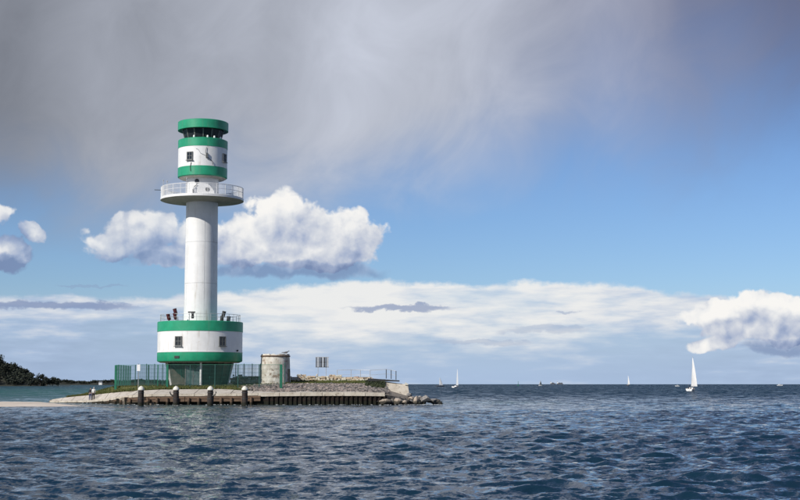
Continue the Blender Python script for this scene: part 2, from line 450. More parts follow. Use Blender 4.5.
# ------------------------------------------------------------------ mesh helpers
class MB:
    """Collects shapes; build() links them as one mesh object."""
    def __init__(self):
        self.v, self.f = [], []

    def add(self, verts, faces):
        o = len(self.v)
        self.v += [tuple(p) for p in verts]
        self.f += [tuple(i + o for i in f) for f in faces]
        return self

    def box(self, c, s, rz=0.0, taper=1.0):
        hx, hy, hz = s[0] / 2, s[1] / 2, s[2] / 2
        pts = []
        for z, t in ((-hz, 1.0), (hz, taper)):
            for x, y in ((-hx, -hy), (hx, -hy), (hx, hy), (-hx, hy)):
                x2, y2 = x * t, y * t
                pts.append((c[0] + x2 * math.cos(rz) - y2 * math.sin(rz), c[1] + x2 * math.sin(rz) + y2 * math.cos(rz), c[2] + z))
        return self.add(pts, [(0, 3, 2, 1), (4, 5, 6, 7), (0, 1, 5, 4), (1, 2, 6, 5), (2, 3, 7, 6), (3, 0, 4, 7)])

    def hexa(self, p):
        return self.add(p, [(0, 3, 2, 1), (4, 5, 6, 7), (0, 1, 5, 4), (1, 2, 6, 5), (2, 3, 7, 6), (3, 0, 4, 7)])

    def lathe(self, prof, n=48, c=(0, 0, 0), a0=0.0, a1=None):
        """prof: (radius, z) from bottom to top, outside of the surface faces away from the axis."""
        full = a1 is None
        cnt = n if full else n + 1
        span = 2 * math.pi if full else a1 - a0
        pts, faces, rows = [], [], []
        for r, z in prof:
            if r < 1e-6:
                rows.append([len(pts)] * cnt)
                pts.append((c[0], c[1], c[2] + z))
            else:
                row = []
                for i in range(cnt):
                    a = a0 + span * i / n
                    row.append(len(pts))
                    pts.append((c[0] + r * math.sin(a), c[1] - r * math.cos(a), c[2] + z))
                rows.append(row)
        for lo, hi in zip(rows, rows[1:]):
            for i in range(n):
                j = (i + 1) % cnt
                q = [lo[i], lo[j], hi[j], hi[i]]
                q = [k for t, k in enumerate(q) if k != q[t - 1]]
                if len(q) >= 3:
                    faces.append(tuple(q))
        return self.add(pts, faces)

    def tube(self, pts, r, n=8, closed=False, r1=None):
        pts = [Vector(p) for p in pts]
        m = len(pts)
        V, F = [], []
        for i, p in enumerate(pts):
            if closed:
                t = pts[(i + 1) % m] - pts[i - 1]
            else:
                t = pts[min(i + 1, m - 1)] - pts[max(i - 1, 0)]
            t.normalize()
            a = Vector((0, 0, 1)) if abs(t.z) < 0.9 else Vector((1, 0, 0))
            s = t.cross(a).normalized()
            b = s.cross(t).normalized()
            rr = r if r1 is None else r + (r1 - r) * i / (m - 1)
            for k in range(n):
                w = 2 * math.pi * k / n
                V.append(p + s * (rr * math.cos(w)) + b * (rr * math.sin(w)))
        for i in range(m if closed else m - 1):
            j = (i + 1) % m
            for k in range(n):
                l = (k + 1) % n
                F.append((i * n + k, i * n + l, j * n + l, j * n + k))
        if not closed:
            F.append(tuple(range(n - 1, -1, -1)))
            F.append(tuple((m - 1) * n + k for k in range(n)))
        return self.add(V, F)

    def mesh(self, name, m, smooth=35.0):
        me = bpy.data.meshes.new(name)
        me.from_pydata(self.v, [], self.f)
        me.materials.append(m)
        if smooth:
            me.polygons.foreach_set('use_smooth', [True] * len(me.polygons))
            me.set_sharp_from_angle(angle=R(smooth))
        me.update()
        return me

    def build(self, name, m, parent=None, smooth=35.0, loc=None, kind=None):
        return link(name, self.mesh(name, m, smooth), parent, loc, kind=kind)


def link(name, me, parent=None, loc=None, rz=0.0, kind=None):
    o = bpy.data.objects.new(name, me)
    COL.objects.link(o)
    o.parent = parent
    if loc is not None:
        o.location = loc
    if rz:
        o.rotation_euler = (0, 0, rz)
    if kind:
        o['kind'] = kind
    return o


def thing(name, label, cat, loc=(0, 0, 0), rz=0.0, group=None):
    o = bpy.data.objects.new(name, None)
    o.empty_display_size = 0.3
    COL.objects.link(o)
    o.location = loc
    o.rotation_euler = (0, 0, rz)
    return tag(o, label, cat, group)


def tag(o, label, cat, group=None):
    o['label'] = label
    o['category'] = cat
    if group:
        o['group'] = group
    return o


def lerp_table(tab, x):
    if x <= tab[0][0]:
        return tab[0][1:]
    for p, q in zip(tab, tab[1:]):
        if x <= q[0]:
            t = (x - p[0]) / (q[0] - p[0])
            return tuple(a + (b - a) * t for a, b in zip(p[1:], q[1:]))
    return tab[-1][1:]


# ------------------------------------------------------------------ the sea
def build_sea():
    rng = np.random.default_rng(11)
    ys = [-3000.0, -600.0, -150.0, -60.0, -30.0, -18.0, -10.0, -5.0, 0.0, 4.0, 8.0]
    y, st = 10.0, 0.0040
    while y < 380.0:
        ys.append(y)
        st = 0.0040 if y < 110.0 else 0.0055
        y *= 1.0 + st
    while y < 60000.0:
        ys.append(y)
        st = min(st * 1.06, 0.09)
        y *= 1.0 + st
    ys = np.array(ys)
    inner = np.linspace(-1, 1, 681)
    outer = 1 + np.array([0.05, 0.13, 0.25, 0.45, 0.8, 1.4, 2.6, 5.0, 10.0, 22.0])
    cs = np.concatenate([-outer[::-1], inner, outer])
    wid = np.maximum(ys * 0.43 + 14.0, 22.0)
    X = wid[:, None] * cs[None, :]
    Y = np.repeat(ys[:, None], len(cs), 1)
    dY = np.gradient(ys)[:, None] * np.ones_like(X)
    dX = wid[:, None] * np.gradient(cs)[None, :]
    step = np.maximum(np.abs(dX), np.abs(dY) * 0.8)
    Z = np.zeros_like(X)
    PX = np.zeros_like(X)
    PY = np.zeros_like(X)
    nW = 120
    lam = np.exp(rng.uniform(math.log(0.32), math.log(4.6), nW))
    mean = R(248.0)                       # run towards the viewer and to the left
    spread = 0.52 + 0.30 * (lam < 2.0)
    ang = mean + rng.normal(0, 1, nW) * spread
    shape = np.where(lam > 2.4, np.exp(-((lam - 2.4) / 1.1) ** 2), 1.0)
    slope = 0.33 / math.sqrt(nW) * shape * np.where(lam > 1.6, 0.62, 1.10)
    amp = slope * lam / (2 * math.pi) * math.sqrt(2)
    ph = rng.uniform(0, 2 * math.pi, nW)
    for i in range(nW):
        k = 2 * math.pi / lam[i]
        kx, ky = k * math.cos(ang[i]), k * math.sin(ang[i])
        fade = np.clip((lam[i] / step - 2.2) / 2.5, 0, 1)
        rows = fade.max(axis=1) > 0
        if not rows.any():
            continue
        t = kx * X[rows] + ky * Y[rows] + ph[i]
        a = amp[i] * fade[rows]
        Z[rows] += a * np.sin(t)
        c = a * np.cos(t) * 0.95
        PX[rows] += c * math.cos(ang[i])
        PY[rows] += c * math.sin(ang[i])
    # gusts make patches of taller and flatter chop; the lee of the island is calmer
    gust = 0.85 + 0.28 * np.sin(X * 0.11 + Y * 0.043 + 1.0) * np.sin(Y * 0.071 - X * 0.037 + 2.0)
    sm = lambda v, a, b: (lambda q: q * q * (3 - 2 * q))(np.clip((v - a) / (b - a), 0, 1))
    calm = sm(Y, 108, 136) * (1 - sm(X, 2, 14))
    gust = gust * (1 - 0.62 * calm)
    Z *= gust
    PX *= gust
    PY *= gust
    nr, nc = X.shape
    co = np.stack([X + PX, Y + PY, Z], -1).reshape(-1, 3).astype(np.float32)
    idx = np.arange(nr * nc, dtype=np.int32).reshape(nr, nc)
    q = np.stack([idx[:-1, :-1], idx[:-1, 1:], idx[1:, 1:], idx[1:, :-1]], -1).reshape(-1, 4)
    me = bpy.data.meshes.new('sea')
    me.vertices.add(len(co))
    me.vertices.foreach_set('co', co.ravel())
    me.loops.add(q.size)
    me.loops.foreach_set('vertex_index', q.ravel())
    me.polygons.add(len(q))
    me.polygons.foreach_set('loop_start', np.arange(0, q.size, 4, dtype=np.int32))
    me.update(calc_edges=True)
    me.polygons.foreach_set('use_smooth', np.ones(len(q), dtype=bool))
    me.validate()
    me.materials.append(water_material())
    o = link('sea', me, kind='structure')
    return o


def water_material():
    m, nt, p = new_mat('sea_water')
    geo = nt.nodes.new('ShaderNodeNewGeometry')
    pos = S(nt, geo.outputs['Position'])
    nrm = S(nt, geo.outputs['Normal'])
    x, y, z = sep(nt, pos)
    # shallows: green over the sand left of the island and off its tip
    n = noise(nt, vmath(nt, 'MULTIPLY', pos, (0.02, 0.05, 0.0)), 1.0, 4.0, 0.55)
    lag = (x * -1.0 + (n - 0.5) * 22.0).sstep(28.0, 46.0) * y.sstep(140.0, 152.0) * (1.0 - y.sstep(360.0, 900.0) * 0.6)
    tipd = ((x - 10.0) * 0.085)
    tip = ((1.0 - tipd * tipd).max(0.0) * y.sstep(146.0, 158.0) * (1.0 - y.sstep(166.0, 190.0)) * n.sstep(0.35, 0.6))
    front = (x * -1.0 + (n - 0.5) * 16.0).sstep(-4.0, 14.0) * y.sstep(112.0, 141.0) * (1.0 - y.sstep(150.0, 160.0))
    c = mixc(nt, lag * 0.9, (0.0055, 0.0225, 0.0400), (0.030, 0.090, 0.085))
    c = mixc(nt, tip * 0.55, c, (0.060, 0.120, 0.105))
    c = mixc(nt, front * 0.45, c, (0.040, 0.075, 0.075))
    put(nt, c, p.inputs['Base Color'])
    p.inputs['Roughness'].default_value = 0.07
    p.inputs['IOR'].default_value = 1.333
    p.inputs['Specular IOR Level'].default_value = 0.40
    # wind ripples too fine for the mesh, as slopes
    ax = vmath(nt, 'MULTIPLY', pos, (0.9, 1.15, 0.0))
    r1 = noise(nt, ax, 0.85, 2.0, 0.55, 0.3, color=True, dims='2D')
    r2 = noise(nt, ax, 3.6, 3.0, 0.6, 0.2, color=True, dims='2D')
    gust = noise(nt, vmath(nt, 'MULTIPLY', pos, (0.012, 0.03, 0.0)), 1.0, 3.0, 0.5, dims='2D')
    amt = 0.55 + gust * 0.9
    far = y.sstep(60.0, 380.0)
    r0 = noise(nt, ax, 0.22, 2.0, 0.55, 0.3, color=True, dims='2D')
    a0, b0, _ = sep(nt, r0)
    a1, b1, _ = sep(nt, r1)
    a2, b2, _ = sep(nt, r2)
    r3 = noise(nt, ax, 11.0, 2.0, 0.6, 0.0, color=True, dims='2D')
    a3, b3, _ = sep(nt, r3)
    sx = ((a1 - 0.5) * 0.55 + (a2 - 0.5) * 0.75 + (a3 - 0.5) * 0.45 + (a0 - 0.5) * far * 0.9) * amt
    sy = ((b1 - 0.5) * (0.70 + far * 0.9) + (b2 - 0.5) * 0.85 + (b3 - 0.5) * 0.50 + (b0 - 0.5) * far * 2.2) * amt - far * 0.46
    nn = vmath(nt, 'NORMALIZE', vmath(nt, 'ADD', nrm, comb(nt, sx, sy, 0.0)))
    put(nt, nn, p.inputs['Normal'])
    return m


build_sea()


# ------------------------------------------------------------------ far shore and wooded headland
random.seed(4)


def crown_faces(mb, c, rx, rz, n, leaf, rnd):
    """Leaf clumps spread through an uneven crown."""
    lobes = [(rnd.uniform(-.55, .55) * rx, rnd.uniform(-.55, .55) * rx, rnd.uniform(-.45, .55) * rz, rnd.uniform(.35, .6)) for _ in range(7)]
    for i in range(n):
        lx, ly, lz, lr = rnd.choice(lobes)
        d = Vector((rnd.gauss(0, 1), rnd.gauss(0, 1), rnd.gauss(0, 1))).normalized() * (rnd.random() ** 0.4)
        p = Vector((c[0] + lx + d.x * lr * rx, c[1] + ly + d.y * lr * rx, c[2] + lz + d.z * lr * rz))
        a = Vector((rnd.gauss(0, 1), rnd.gauss(0, 1), rnd.gauss(0, 1))).normalized()
        b = a.orthogonal().normalized()
        e = a.cross(b)
        s = leaf * rnd.uniform(.6, 1.3)
        mb.add([p + b * s, p + e * s * .8, p - b * s * .9, p - e * s * .7 + a * s * .3], [(0, 1, 2), (0, 2, 3)])


HILL = [(-900, 64), (-640, 54), (-520, 43), (-444, 34.5), (-433, 29.5), (-422, 24), (-411, 18.5), (-402, 13), (-397, 10), (-390, 6), (-378, 3), (-370, 0.5)]


def hill_z(x):
    return lerp_table(HILL, x)[0]


def build_far():
    rnd = random.Random(8)
    mb = MB()
    xs = [-900 + 10 * i for i in range(54)] + [-366, -360]
    ys = [1470, 1490, 1520, 1560, 1640, 1760]
    yk = [-0.02, 0.16, 0.62, 0.86, 0.95, 0.6]
    pts = [(x * y / 1480.0, y, max(hill_z(x) - 5, 0.6) * k - (0.5 if k < 0 else 0)) for y, k in zip(ys, yk) for x in xs]
    w = len(xs)
    faces = [(j * w + i, j * w + i + 1, (j + 1) * w + i + 1, (j + 1) * w + i) for j in range(len(ys) - 1) for i in range(w - 1)]
    mb.add(pts, faces)
    mb.build('headland', M['hill'], kind='structure')
    wood = MB()
    for i in range(600):
        x = rnd.uniform(-760, -388)
        t = rnd.random()
        y = 1478 + 120 * t
        k = lerp_table(list(zip(ys, yk)), y)[0]
        z = max(hill_z(x) - 5, 0.6) * max(k, 0.05)
        r = rnd.uniform(3.2, 6.0) * (0.55 if x > -402 else 1.0)
        crown_faces(wood, (x * y / 1480.0, y, z + r * 0.75), r, r * 1.0, 60, 1.25, rnd)
    o = wood.build('hillside_wood', M['wood_far'], smooth=0, kind='stuff')
    o['label'] = 'dark dense wood covering the headland on the left'
    # trees that stand out at the end of the headland
    spots = [(-392.5, 1486, 14.5, 5.6, 'tallest round tree at the low end of the wooded headland'),
             (-385.5, 1482, 11.5, 4.4, 'broad dark tree just right of the tallest headland tree'),
             (-379.0, 1488, 11.8, 4.6, 'rounded tree second from the tip of the wooded headland'),
             (-373.0, 1484, 9.0, 3.4, 'small tree at the very tip of the wooded headland'),
             (-421.0, 1530, 15.0, 5.0, 'tree crown standing proud of the headland ridge, nearest its slope'),
             (-438.0, 1545, 15.5, 5.4, 'high tree on the headland ridge at the left edge of the picture')]
    for x, y, h, r, lab in spots:
        z0 = max(hill_z(x) - 5, 0.6) * lerp_table(list(zip(ys, yk)), y)[0]
        t = thing('tree', lab, 'tree', (x * y / 1480.0, y, z0), 0, 'trees along the headland')
        tr = MB().tube([(0, 0, -0.5), (0.15, 0, h * 0.3), (0, 0.1, h * 0.62)], 0.42, 8, r1=0.18)
        for a in range(4):
            tr.tube([(0.1, 0, h * (0.3 + 0.06 * a)), (math.cos(a * 1.7) * r * .55, math.sin(a * 1.7) * r * .55, h * (0.55 + 0.06 * a))], 0.16, 6, r1=0.05)
        tr.build('trunk', M['bark'], t)
        cr = MB()
        crown_faces(cr, (0, 0, h * 0.52), r * 1.1, h * 0.50, 560, 0.75, rnd)
        cr.build('crown', M['wood_far'], t, smooth=0)
    # low shore far beyond
    sh = MB()
    prof = []
    n = 70
    for i in range(n + 1):
        x = -1010 + 560 * i / n
        zt = 7.5 + 2.2 * math.sin(i * .5) + 1.5 * math.sin(i * 1.3) + (3 if 30 < i < 60 else 0)
        if i > n - 6:
            zt *= (n - i) / 6.0
        prof.append((x, max(zt, 0.0)))
    pts = []
    for y, k in ((3540, -0.1), (3560, 0.4), (3620, 1.0), (3900, 0.9), (4200, -0.1)):
        pts += [(x, y, z * k) for x, z in prof]
    w = n + 1
    sh.add(pts, [(j * w + i, j * w + i + 1, (j + 1) * w + i + 1, (j + 1) * w + i) for j in range(4) for i in range(n)])
    sh.build('far_shore', M['hill'], kind='structure')
    fw = MB()
    for i in range(420):
        x = rnd.uniform(-1000, -462)
        z = lerp_table(prof, x)[0]
        r = rnd.uniform(3.5, 6.5)
        crown_faces(fw, (x, rnd.uniform(3556, 3640), z * .8 + r * .35), r, r * .85, 34, 1.7, rnd)
    o = fw.build('shore_wood', M['wood_far'], smooth=0, kind='stuff')
    o['label'] = 'low line of dark woods on the far shore behind the fence'
    # a white house on that shore
    h = thing('house', 'tiny white house on the far shore left of the green fence', 'house', (-779, 3530, 0.6))
    MB().box((0, 0, 2.8), (8.5, 7, 5.6)).build('wall', M['house_white'], h)
    MB().hexa([(-4.6, -3.9, 5.6), (4.6, -3.9, 5.6), (4.6, 3.9, 5.6), (-4.6, 3.9, 5.6), (-4.6, -0.1, 8.6), (4.6, -0.1, 8.6), (4.6, 0.1, 8.6), (-4.6, 0.1, 8.6)]).build('roof', M['ship'], h)
    for x in (-2.2, 2.2):
        MB().box((x, -3.55, 3.0), (1.3, 0.16, 1.5)).build('window', M['glass'], h)


build_far()


# ------------------------------------------------------------------ the island: ground, promenade, turf
# x: front edge (y, z), inner edge of the paving (y, z), top of the bank (y, z)
ISL = [(-43.0, 166.0, 0.14, 166.6, 0.26, 167.2, 0.32), (-41.0, 163.6, 0.18, 165.0, 0.52, 166.5, 0.62), (-39.0, 161.6, 0.22, 163.8, 0.70, 166.0, 0.92),
       (-36.0, 158.0, 0.28, 160.8, 0.92, 163.4, 1.45), (-33.6, 153.8, 0.46, 156.2, 1.12, 158.2, 1.85), (-30.0, 148.0, 0.94, 151.6, 1.42, 154.2, 1.96),
       (-27.0, 146.4, 1.12, 150.4, 1.58, 153.0, 1.98), (-20.0, 146.0, 1.15, 150.4, 1.64, 153.0, 2.00), (-17.0, 145.7, 1.18, 148.5, 1.50, 154.5, 2.04),
       (-14.0, 145.5, 1.26, 147.0, 1.36, 157.0, 2.16), (-9.0, 145.2, 1.30, 146.6, 1.38, 158.0, 2.20), (-4.0, 145.0, 1.30, 146.4, 1.36, 158.0, 2.16),
       (-1.5, 145.2, 1.26, 146.6, 1.20, 157.5, 1.70), (1.2, 149.0, 0.60, 151.0, 0.70, 158.0, 0.90), (2.6, 155.0, 0.10, 156.0, 0.20, 160.0, 0.20)]


def island_z(x, y):
    y0, z0, y1, z1, y2, z2 = lerp_table(ISL, x)
    zb = 2.55 if -13.5 < x < -3 else z2 + 0.02
    tab = [(y0, z0), (y1, z1), (y2, z2), (max(y2 + 5, 163.5), zb), (176.0, min(zb, 2.2) if x < 0 else 0.3), (188.0, -0.4)]
    return lerp_table(tab, y)[0]


def build_island():
    mb = MB()
    xs = [-43 + 0.65 * i for i in range(71)]
    ts = [i / 40 for i in range(41)]
    pts = []
    for x in xs:
        y0 = lerp_table(ISL, x)[0]
        for t in ts:
            y = y0 + (188 - y0) * t ** 1.6
            pts.append((x, y, island_z(x, y) - (0.035 if y > lerp_table(ISL, x)[2] else 0.16)))
    w = len(ts)
    mb.add(pts, [(i * w + j, (i + 1) * w + j, (i + 1) * w + j + 1, i * w + j + 1) for i in range(len(xs) - 1) for j in range(w - 1)])
    # skirt down to the sea bed
    sk = []
    for x in xs:
        y0, z0 = lerp_table(ISL, x)[:2]
        sk += [(x, y0, z0 - 0.16), (x, y0 + 0.05, -1.6)]
    mb.add(sk, [(2 * i + 1, 2 * i + 3, 2 * i + 2, 2 * i) for i in range(len(xs) - 1)])
    g = mb.build('island_ground', M['earth'], kind='structure', smooth=60)
    # promenade slabs, one by one
    rnd = random.Random(5)
    x = -42.6
    while x < -1.8:
        wd = rnd.uniform(1.9, 2.5) if x > -36 else 1.7
        x2 = min(x + wd, -1.7)
        a, b = x + 0.03, x2 - 0.03
        p0, p1 = lerp_table(ISL, a), lerp_table(ISL, b)
        s = 0.30
        tz = rnd.uniform(-.015, .02)
        def P(x_, q, t, dz):
            return (x_, q[0] + s + (q[2] - q[0] - s) * t, q[1] + (q[3] - q[1]) * t + dz + tz)
        m2 = MB().hexa([P(a, p0, 0, -.12), P(b, p1, 0, -.12), P(b, p1, 1, -.12), P(a, p0, 1, -.12), P(a, p0, 0, .03), P(b, p1, 0, .03), P(b, p1, 1, .03), P(a, p0, 1, .03)])
        m2.build('concrete_slab', M['concrete'], g, smooth=0)
        x = x2
    # turf sheet over the bank
    t = MB()
    xs2 = [-41 + 0.5 * i for i in range(79)]
    pts = []
    n = 26
    for x in xs2:
        y0, z0, y1, z1, y2, z2 = lerp_table(ISL, x)
        ya = y1 + 0.05 + 0.35 * math.sin(x * 1.9) * math.sin(x * 0.7 + 1) + 0.25
        if x > -16.5:
            ya = y2 + 0.6 + 0.4 * math.sin(x * 1.7)
        yb = 178
        for j in range(n):
            y = ya + (yb - ya) * (j / (n - 1)) ** 1.5
            pts.append((x, y, island_z(x, y) + 0.012 + 0.05 * abs(math.sin(x * 2.3 + y * 1.1))))
    t.add(pts, [(i * n + j, (i + 1) * n + j, (i + 1) * n + j + 1, i * n + j + 1) for i in range(len(xs2) - 1) for j in range(n - 1)])
    t.build('turf', M['turf'], kind='structure', smooth=60)
    gr = MB()
    for i in range(11000):
        x = rnd.uniform(-40.5, -2.2)
        y0, z0, y1, z1, y2, z2 = lerp_table(ISL, x)
        ya = (y1 + 0.15) if x < -16.5 else y2 + 0.4
        y = ya + (165.5 - ya) * rnd.random() ** 1.6
        if (x + 23.35) ** 2 + (y - 158) ** 2 < 15:
            continue
        z = island_z(x, y)
        hgt = rnd.uniform(.06, .20) * (1.35 if y < ya + .8 else 1)
        for k in range(3):
            an = rnd.uniform(0, 6.28)
            dx, dy = math.cos(an) * .05, math.sin(an) * .05
            lx, ly = rnd.uniform(-.09, .09), rnd.uniform(-.09, .09)
            gr.add([(x - dx, y - dy, z - .02), (x + dx, y + dy, z - .02), (x + lx, y + ly, z + hgt)], [(0, 1, 2)])
    o = gr.build('grass', M['grass'], kind='stuff', smooth=0)
    o['label'] = 'short yellow-green grass growing around the lighthouse foot'
    # sandbank
    sb = MB()
    pts = []
    nx, ny = 60, 14
    for i in range(nx + 1):
        x = -120 + 92 * i / nx
        wv = 0.8 * math.sin(x * .21) + .5 * math.sin(x * .47 + 1)
        f = min(1.0, (nx - i) / 7.0)
        for j in range(ny + 1):
            t2 = j / ny
            y = 133.0 + wv + (x + 33) * -0.03 + t2 * (19 + wv) * (0.35 + .65 * f)
            z = -0.16 + 0.52 * math.sin(math.pi * t2) ** .8 * f - .12 * (1 - f) + .03 * math.sin(x * 1.3 + y) * f
            pts.append((x, y, z))
    w = ny + 1
    sb.add(pts, [(i * w + j, (i + 1) * w + j, (i + 1) * w + j + 1, i * w + j + 1) for i in range(nx) for j in range(ny)])
    sb.build('sandbank', M['sand'], kind='structure', smooth=60)
    return g


GROUND = build_island()


# ------------------------------------------------------------------ quay wall in front
def build_quay():
    q = thing('quay_wall', 'low quay wall with pale coping, timber fender and rusty sheet piles', 'quay wall', (-20, 145.8, 0))
    off = Vector((20, -145.8, 0))
    rnd = random.Random(3)
    # coping blocks along the whole edge
    x = -42.6
    while x < -1.7:
        x2 = min(x + (2.3 if x > -34 else 1.5), -1.6)
        p, r = lerp_table(ISL, x + .02), lerp_table(ISL, x2 - .02)
        h = .16 if x < -34 else (.22 if x < -16 else .34)
        j = rnd.uniform(-.02, .02)
        m = MB().hexa([Vector(v) + off for v in ((x + .02, p[0] - .27 + j, p[1] - h), (x2 - .02, r[0] - .27 + j, r[1] - h), (x2 - .02, r[0] + .27, r[1] - h), (x + .02, p[0] + .27, p[1] - h),
                                                 (x + .02, p[0] - .27 + j, p[1] + .03), (x2 - .02, r[0] - .27 + j, r[1] + .03), (x2 - .02, r[0] + .27, r[1] + .045), (x + .02, p[0] + .27, p[1] + .045))])
        m.build('coping_block', M['coping'], q, smooth=0)
        x = x2
    # timber fender beams and the posts that carry them
    x = -35.5
    while x < -15.0:
        x2 = min(x + 3.1, -14.9)
        p, r = lerp_table(ISL, x + .03), lerp_table(ISL, x2 - .03)
        for k, (zz, hh) in enumerate(((.26, .25), (.55, .26))):
            if x < -33 and k:
                continue
            dz = rnd.uniform(-.02, .02)
            y_ = -.34 - .05 * k
            m = MB().hexa([Vector(v) + off for v in ((x + .03, p[0] + y_, p[1] - zz - hh + dz), (x2 - .03, r[0] + y_, r[1] - zz - hh), (x2 - .03, r[0] - .14, r[1] - zz - hh), (x + .03, p[0] - .14, p[1] - zz - hh + dz),
                                                     (x + .03, p[0] + y_, p[1] - zz + dz), (x2 - .03, r[0] + y_, r[1] - zz), (x2 - .03, r[0] - .14, r[1] - zz), (x + .03, p[0] - .14, p[1] - zz + dz))])
            m.build('fender_beam', M['timber'], q, smooth=0)
        x = x2
    x = -33.6
    while x < -15.0:
        p = lerp_table(ISL, x)
        MB().tube([Vector((x, p[0] - .52, -1.2)) + off, Vector((x + rnd.uniform(-.03, .03), p[0] - .50, p[1] - .40)) + off], .15, 9).build('pile', M['timber'], q)
        x += rnd.uniform(.85, 1.25)
    # sheet piles to the right, one trough after another
    x = -42.0
    while x < -1.8:
        p = lerp_table(ISL, x + .3)
        d = .16 if x > -15 else .02
        h = .34 if x > -15 else .2
        ww = .50 if x > -15 else 1.2
        y = p[0] - .05
        zt = p[1] - h + .01
        pr = [(0, 0), (.12, 0), (.22, -d), (.42, -d), (.52, 0), (.62, 0)]
        k = ww / .62
        V = [Vector((x + a * k, y + b, zz)) + off for zz in (-1.5, zt) for a, b in pr]
        MB().add(V, [(i, i + 1, i + 7, i + 6) for i in range(5)]).build('sheet_pile', M['sheet'], q, smooth=0)
        x += ww


build_quay()


def mooring_post(x, y, lug, label, lean):
    t = thing('mooring_post', label, 'mooring post', (x, y, 0), 0, 'mooring posts in front of the quay')
    body = MB().lathe([(.33, -1.8), (.325, -.3), (.31, .2), (.30, 1.0), (.285, 1.55), (.28, 1.62)], 20)
    body.build('post', M['pile'], t)
    MB().lathe([(.0, 1.60), (.33, 1.60), (.335, 1.68), (.30, 1.80), (.17, 1.95), (.05, 2.02), (0, 2.03)], 20).build('cap', M['cap'], t)
    for z in (1.35, .72):
        MB().lathe([(.298, z - .05), (.318, z - .05), (.318, z + .05), (.298, z + .05)], 20).build('iron_band', M['dark_metal'], t)
    if lug:
        MB().tube([(lug * .25, -.12, 1.02), (lug * .46, -.15, 1.10), (lug * .60, -.15, 1.34), (lug * .56, -.15, 1.46)], .075, 8, r1=.05).build('mooring_hook', M['dark_metal'], t)
    t.rotation_euler = (0, R(lean), 0)


mooring_post(-26.53, 139.0, 0, 'leftmost mooring post with white cap, directly below the green fence', .6)
mooring_post(-22.92, 139.0, -1, 'second mooring post from the left, hook on its left side', -.4)
mooring_post(-19.42, 139.0, 1, 'third mooring post from the left, hook on its right side', .3)
mooring_post(-15.88, 139.0, 0, 'rightmost mooring post with white cap, before the round bunker', -.5)


# ------------------------------------------------------------------ stone slope, boulders, old wall, tip of the island
def rock_mesh(rnd, m, rough=.32, sub=2):
    bm = bmesh.new()
    bmesh.ops.create_icosphere(bm, subdivisions=sub, radius=1.0)
    planes = [(Vector((rnd.gauss(0, 1), rnd.gauss(0, 1), rnd.gauss(0, 1))).normalized(), rnd.uniform(.42, .85)) for _ in range(13)]
    for v in bm.verts:
        for n, d in planes:
            e = v.co.dot(n) - d
            if e > 0:
                v.co -= n * e * .9
        v.co *= 1 + rnd.uniform(-.09, .09)
    me = bpy.data.meshes.new('boulder')
    bm.to_mesh(me)
    bm.free()
    me.materials.append(m)
    me.polygons.foreach_set('use_smooth', [True] * len(me.polygons))
    me.set_sharp_from_angle(angle=R(14))
    return me


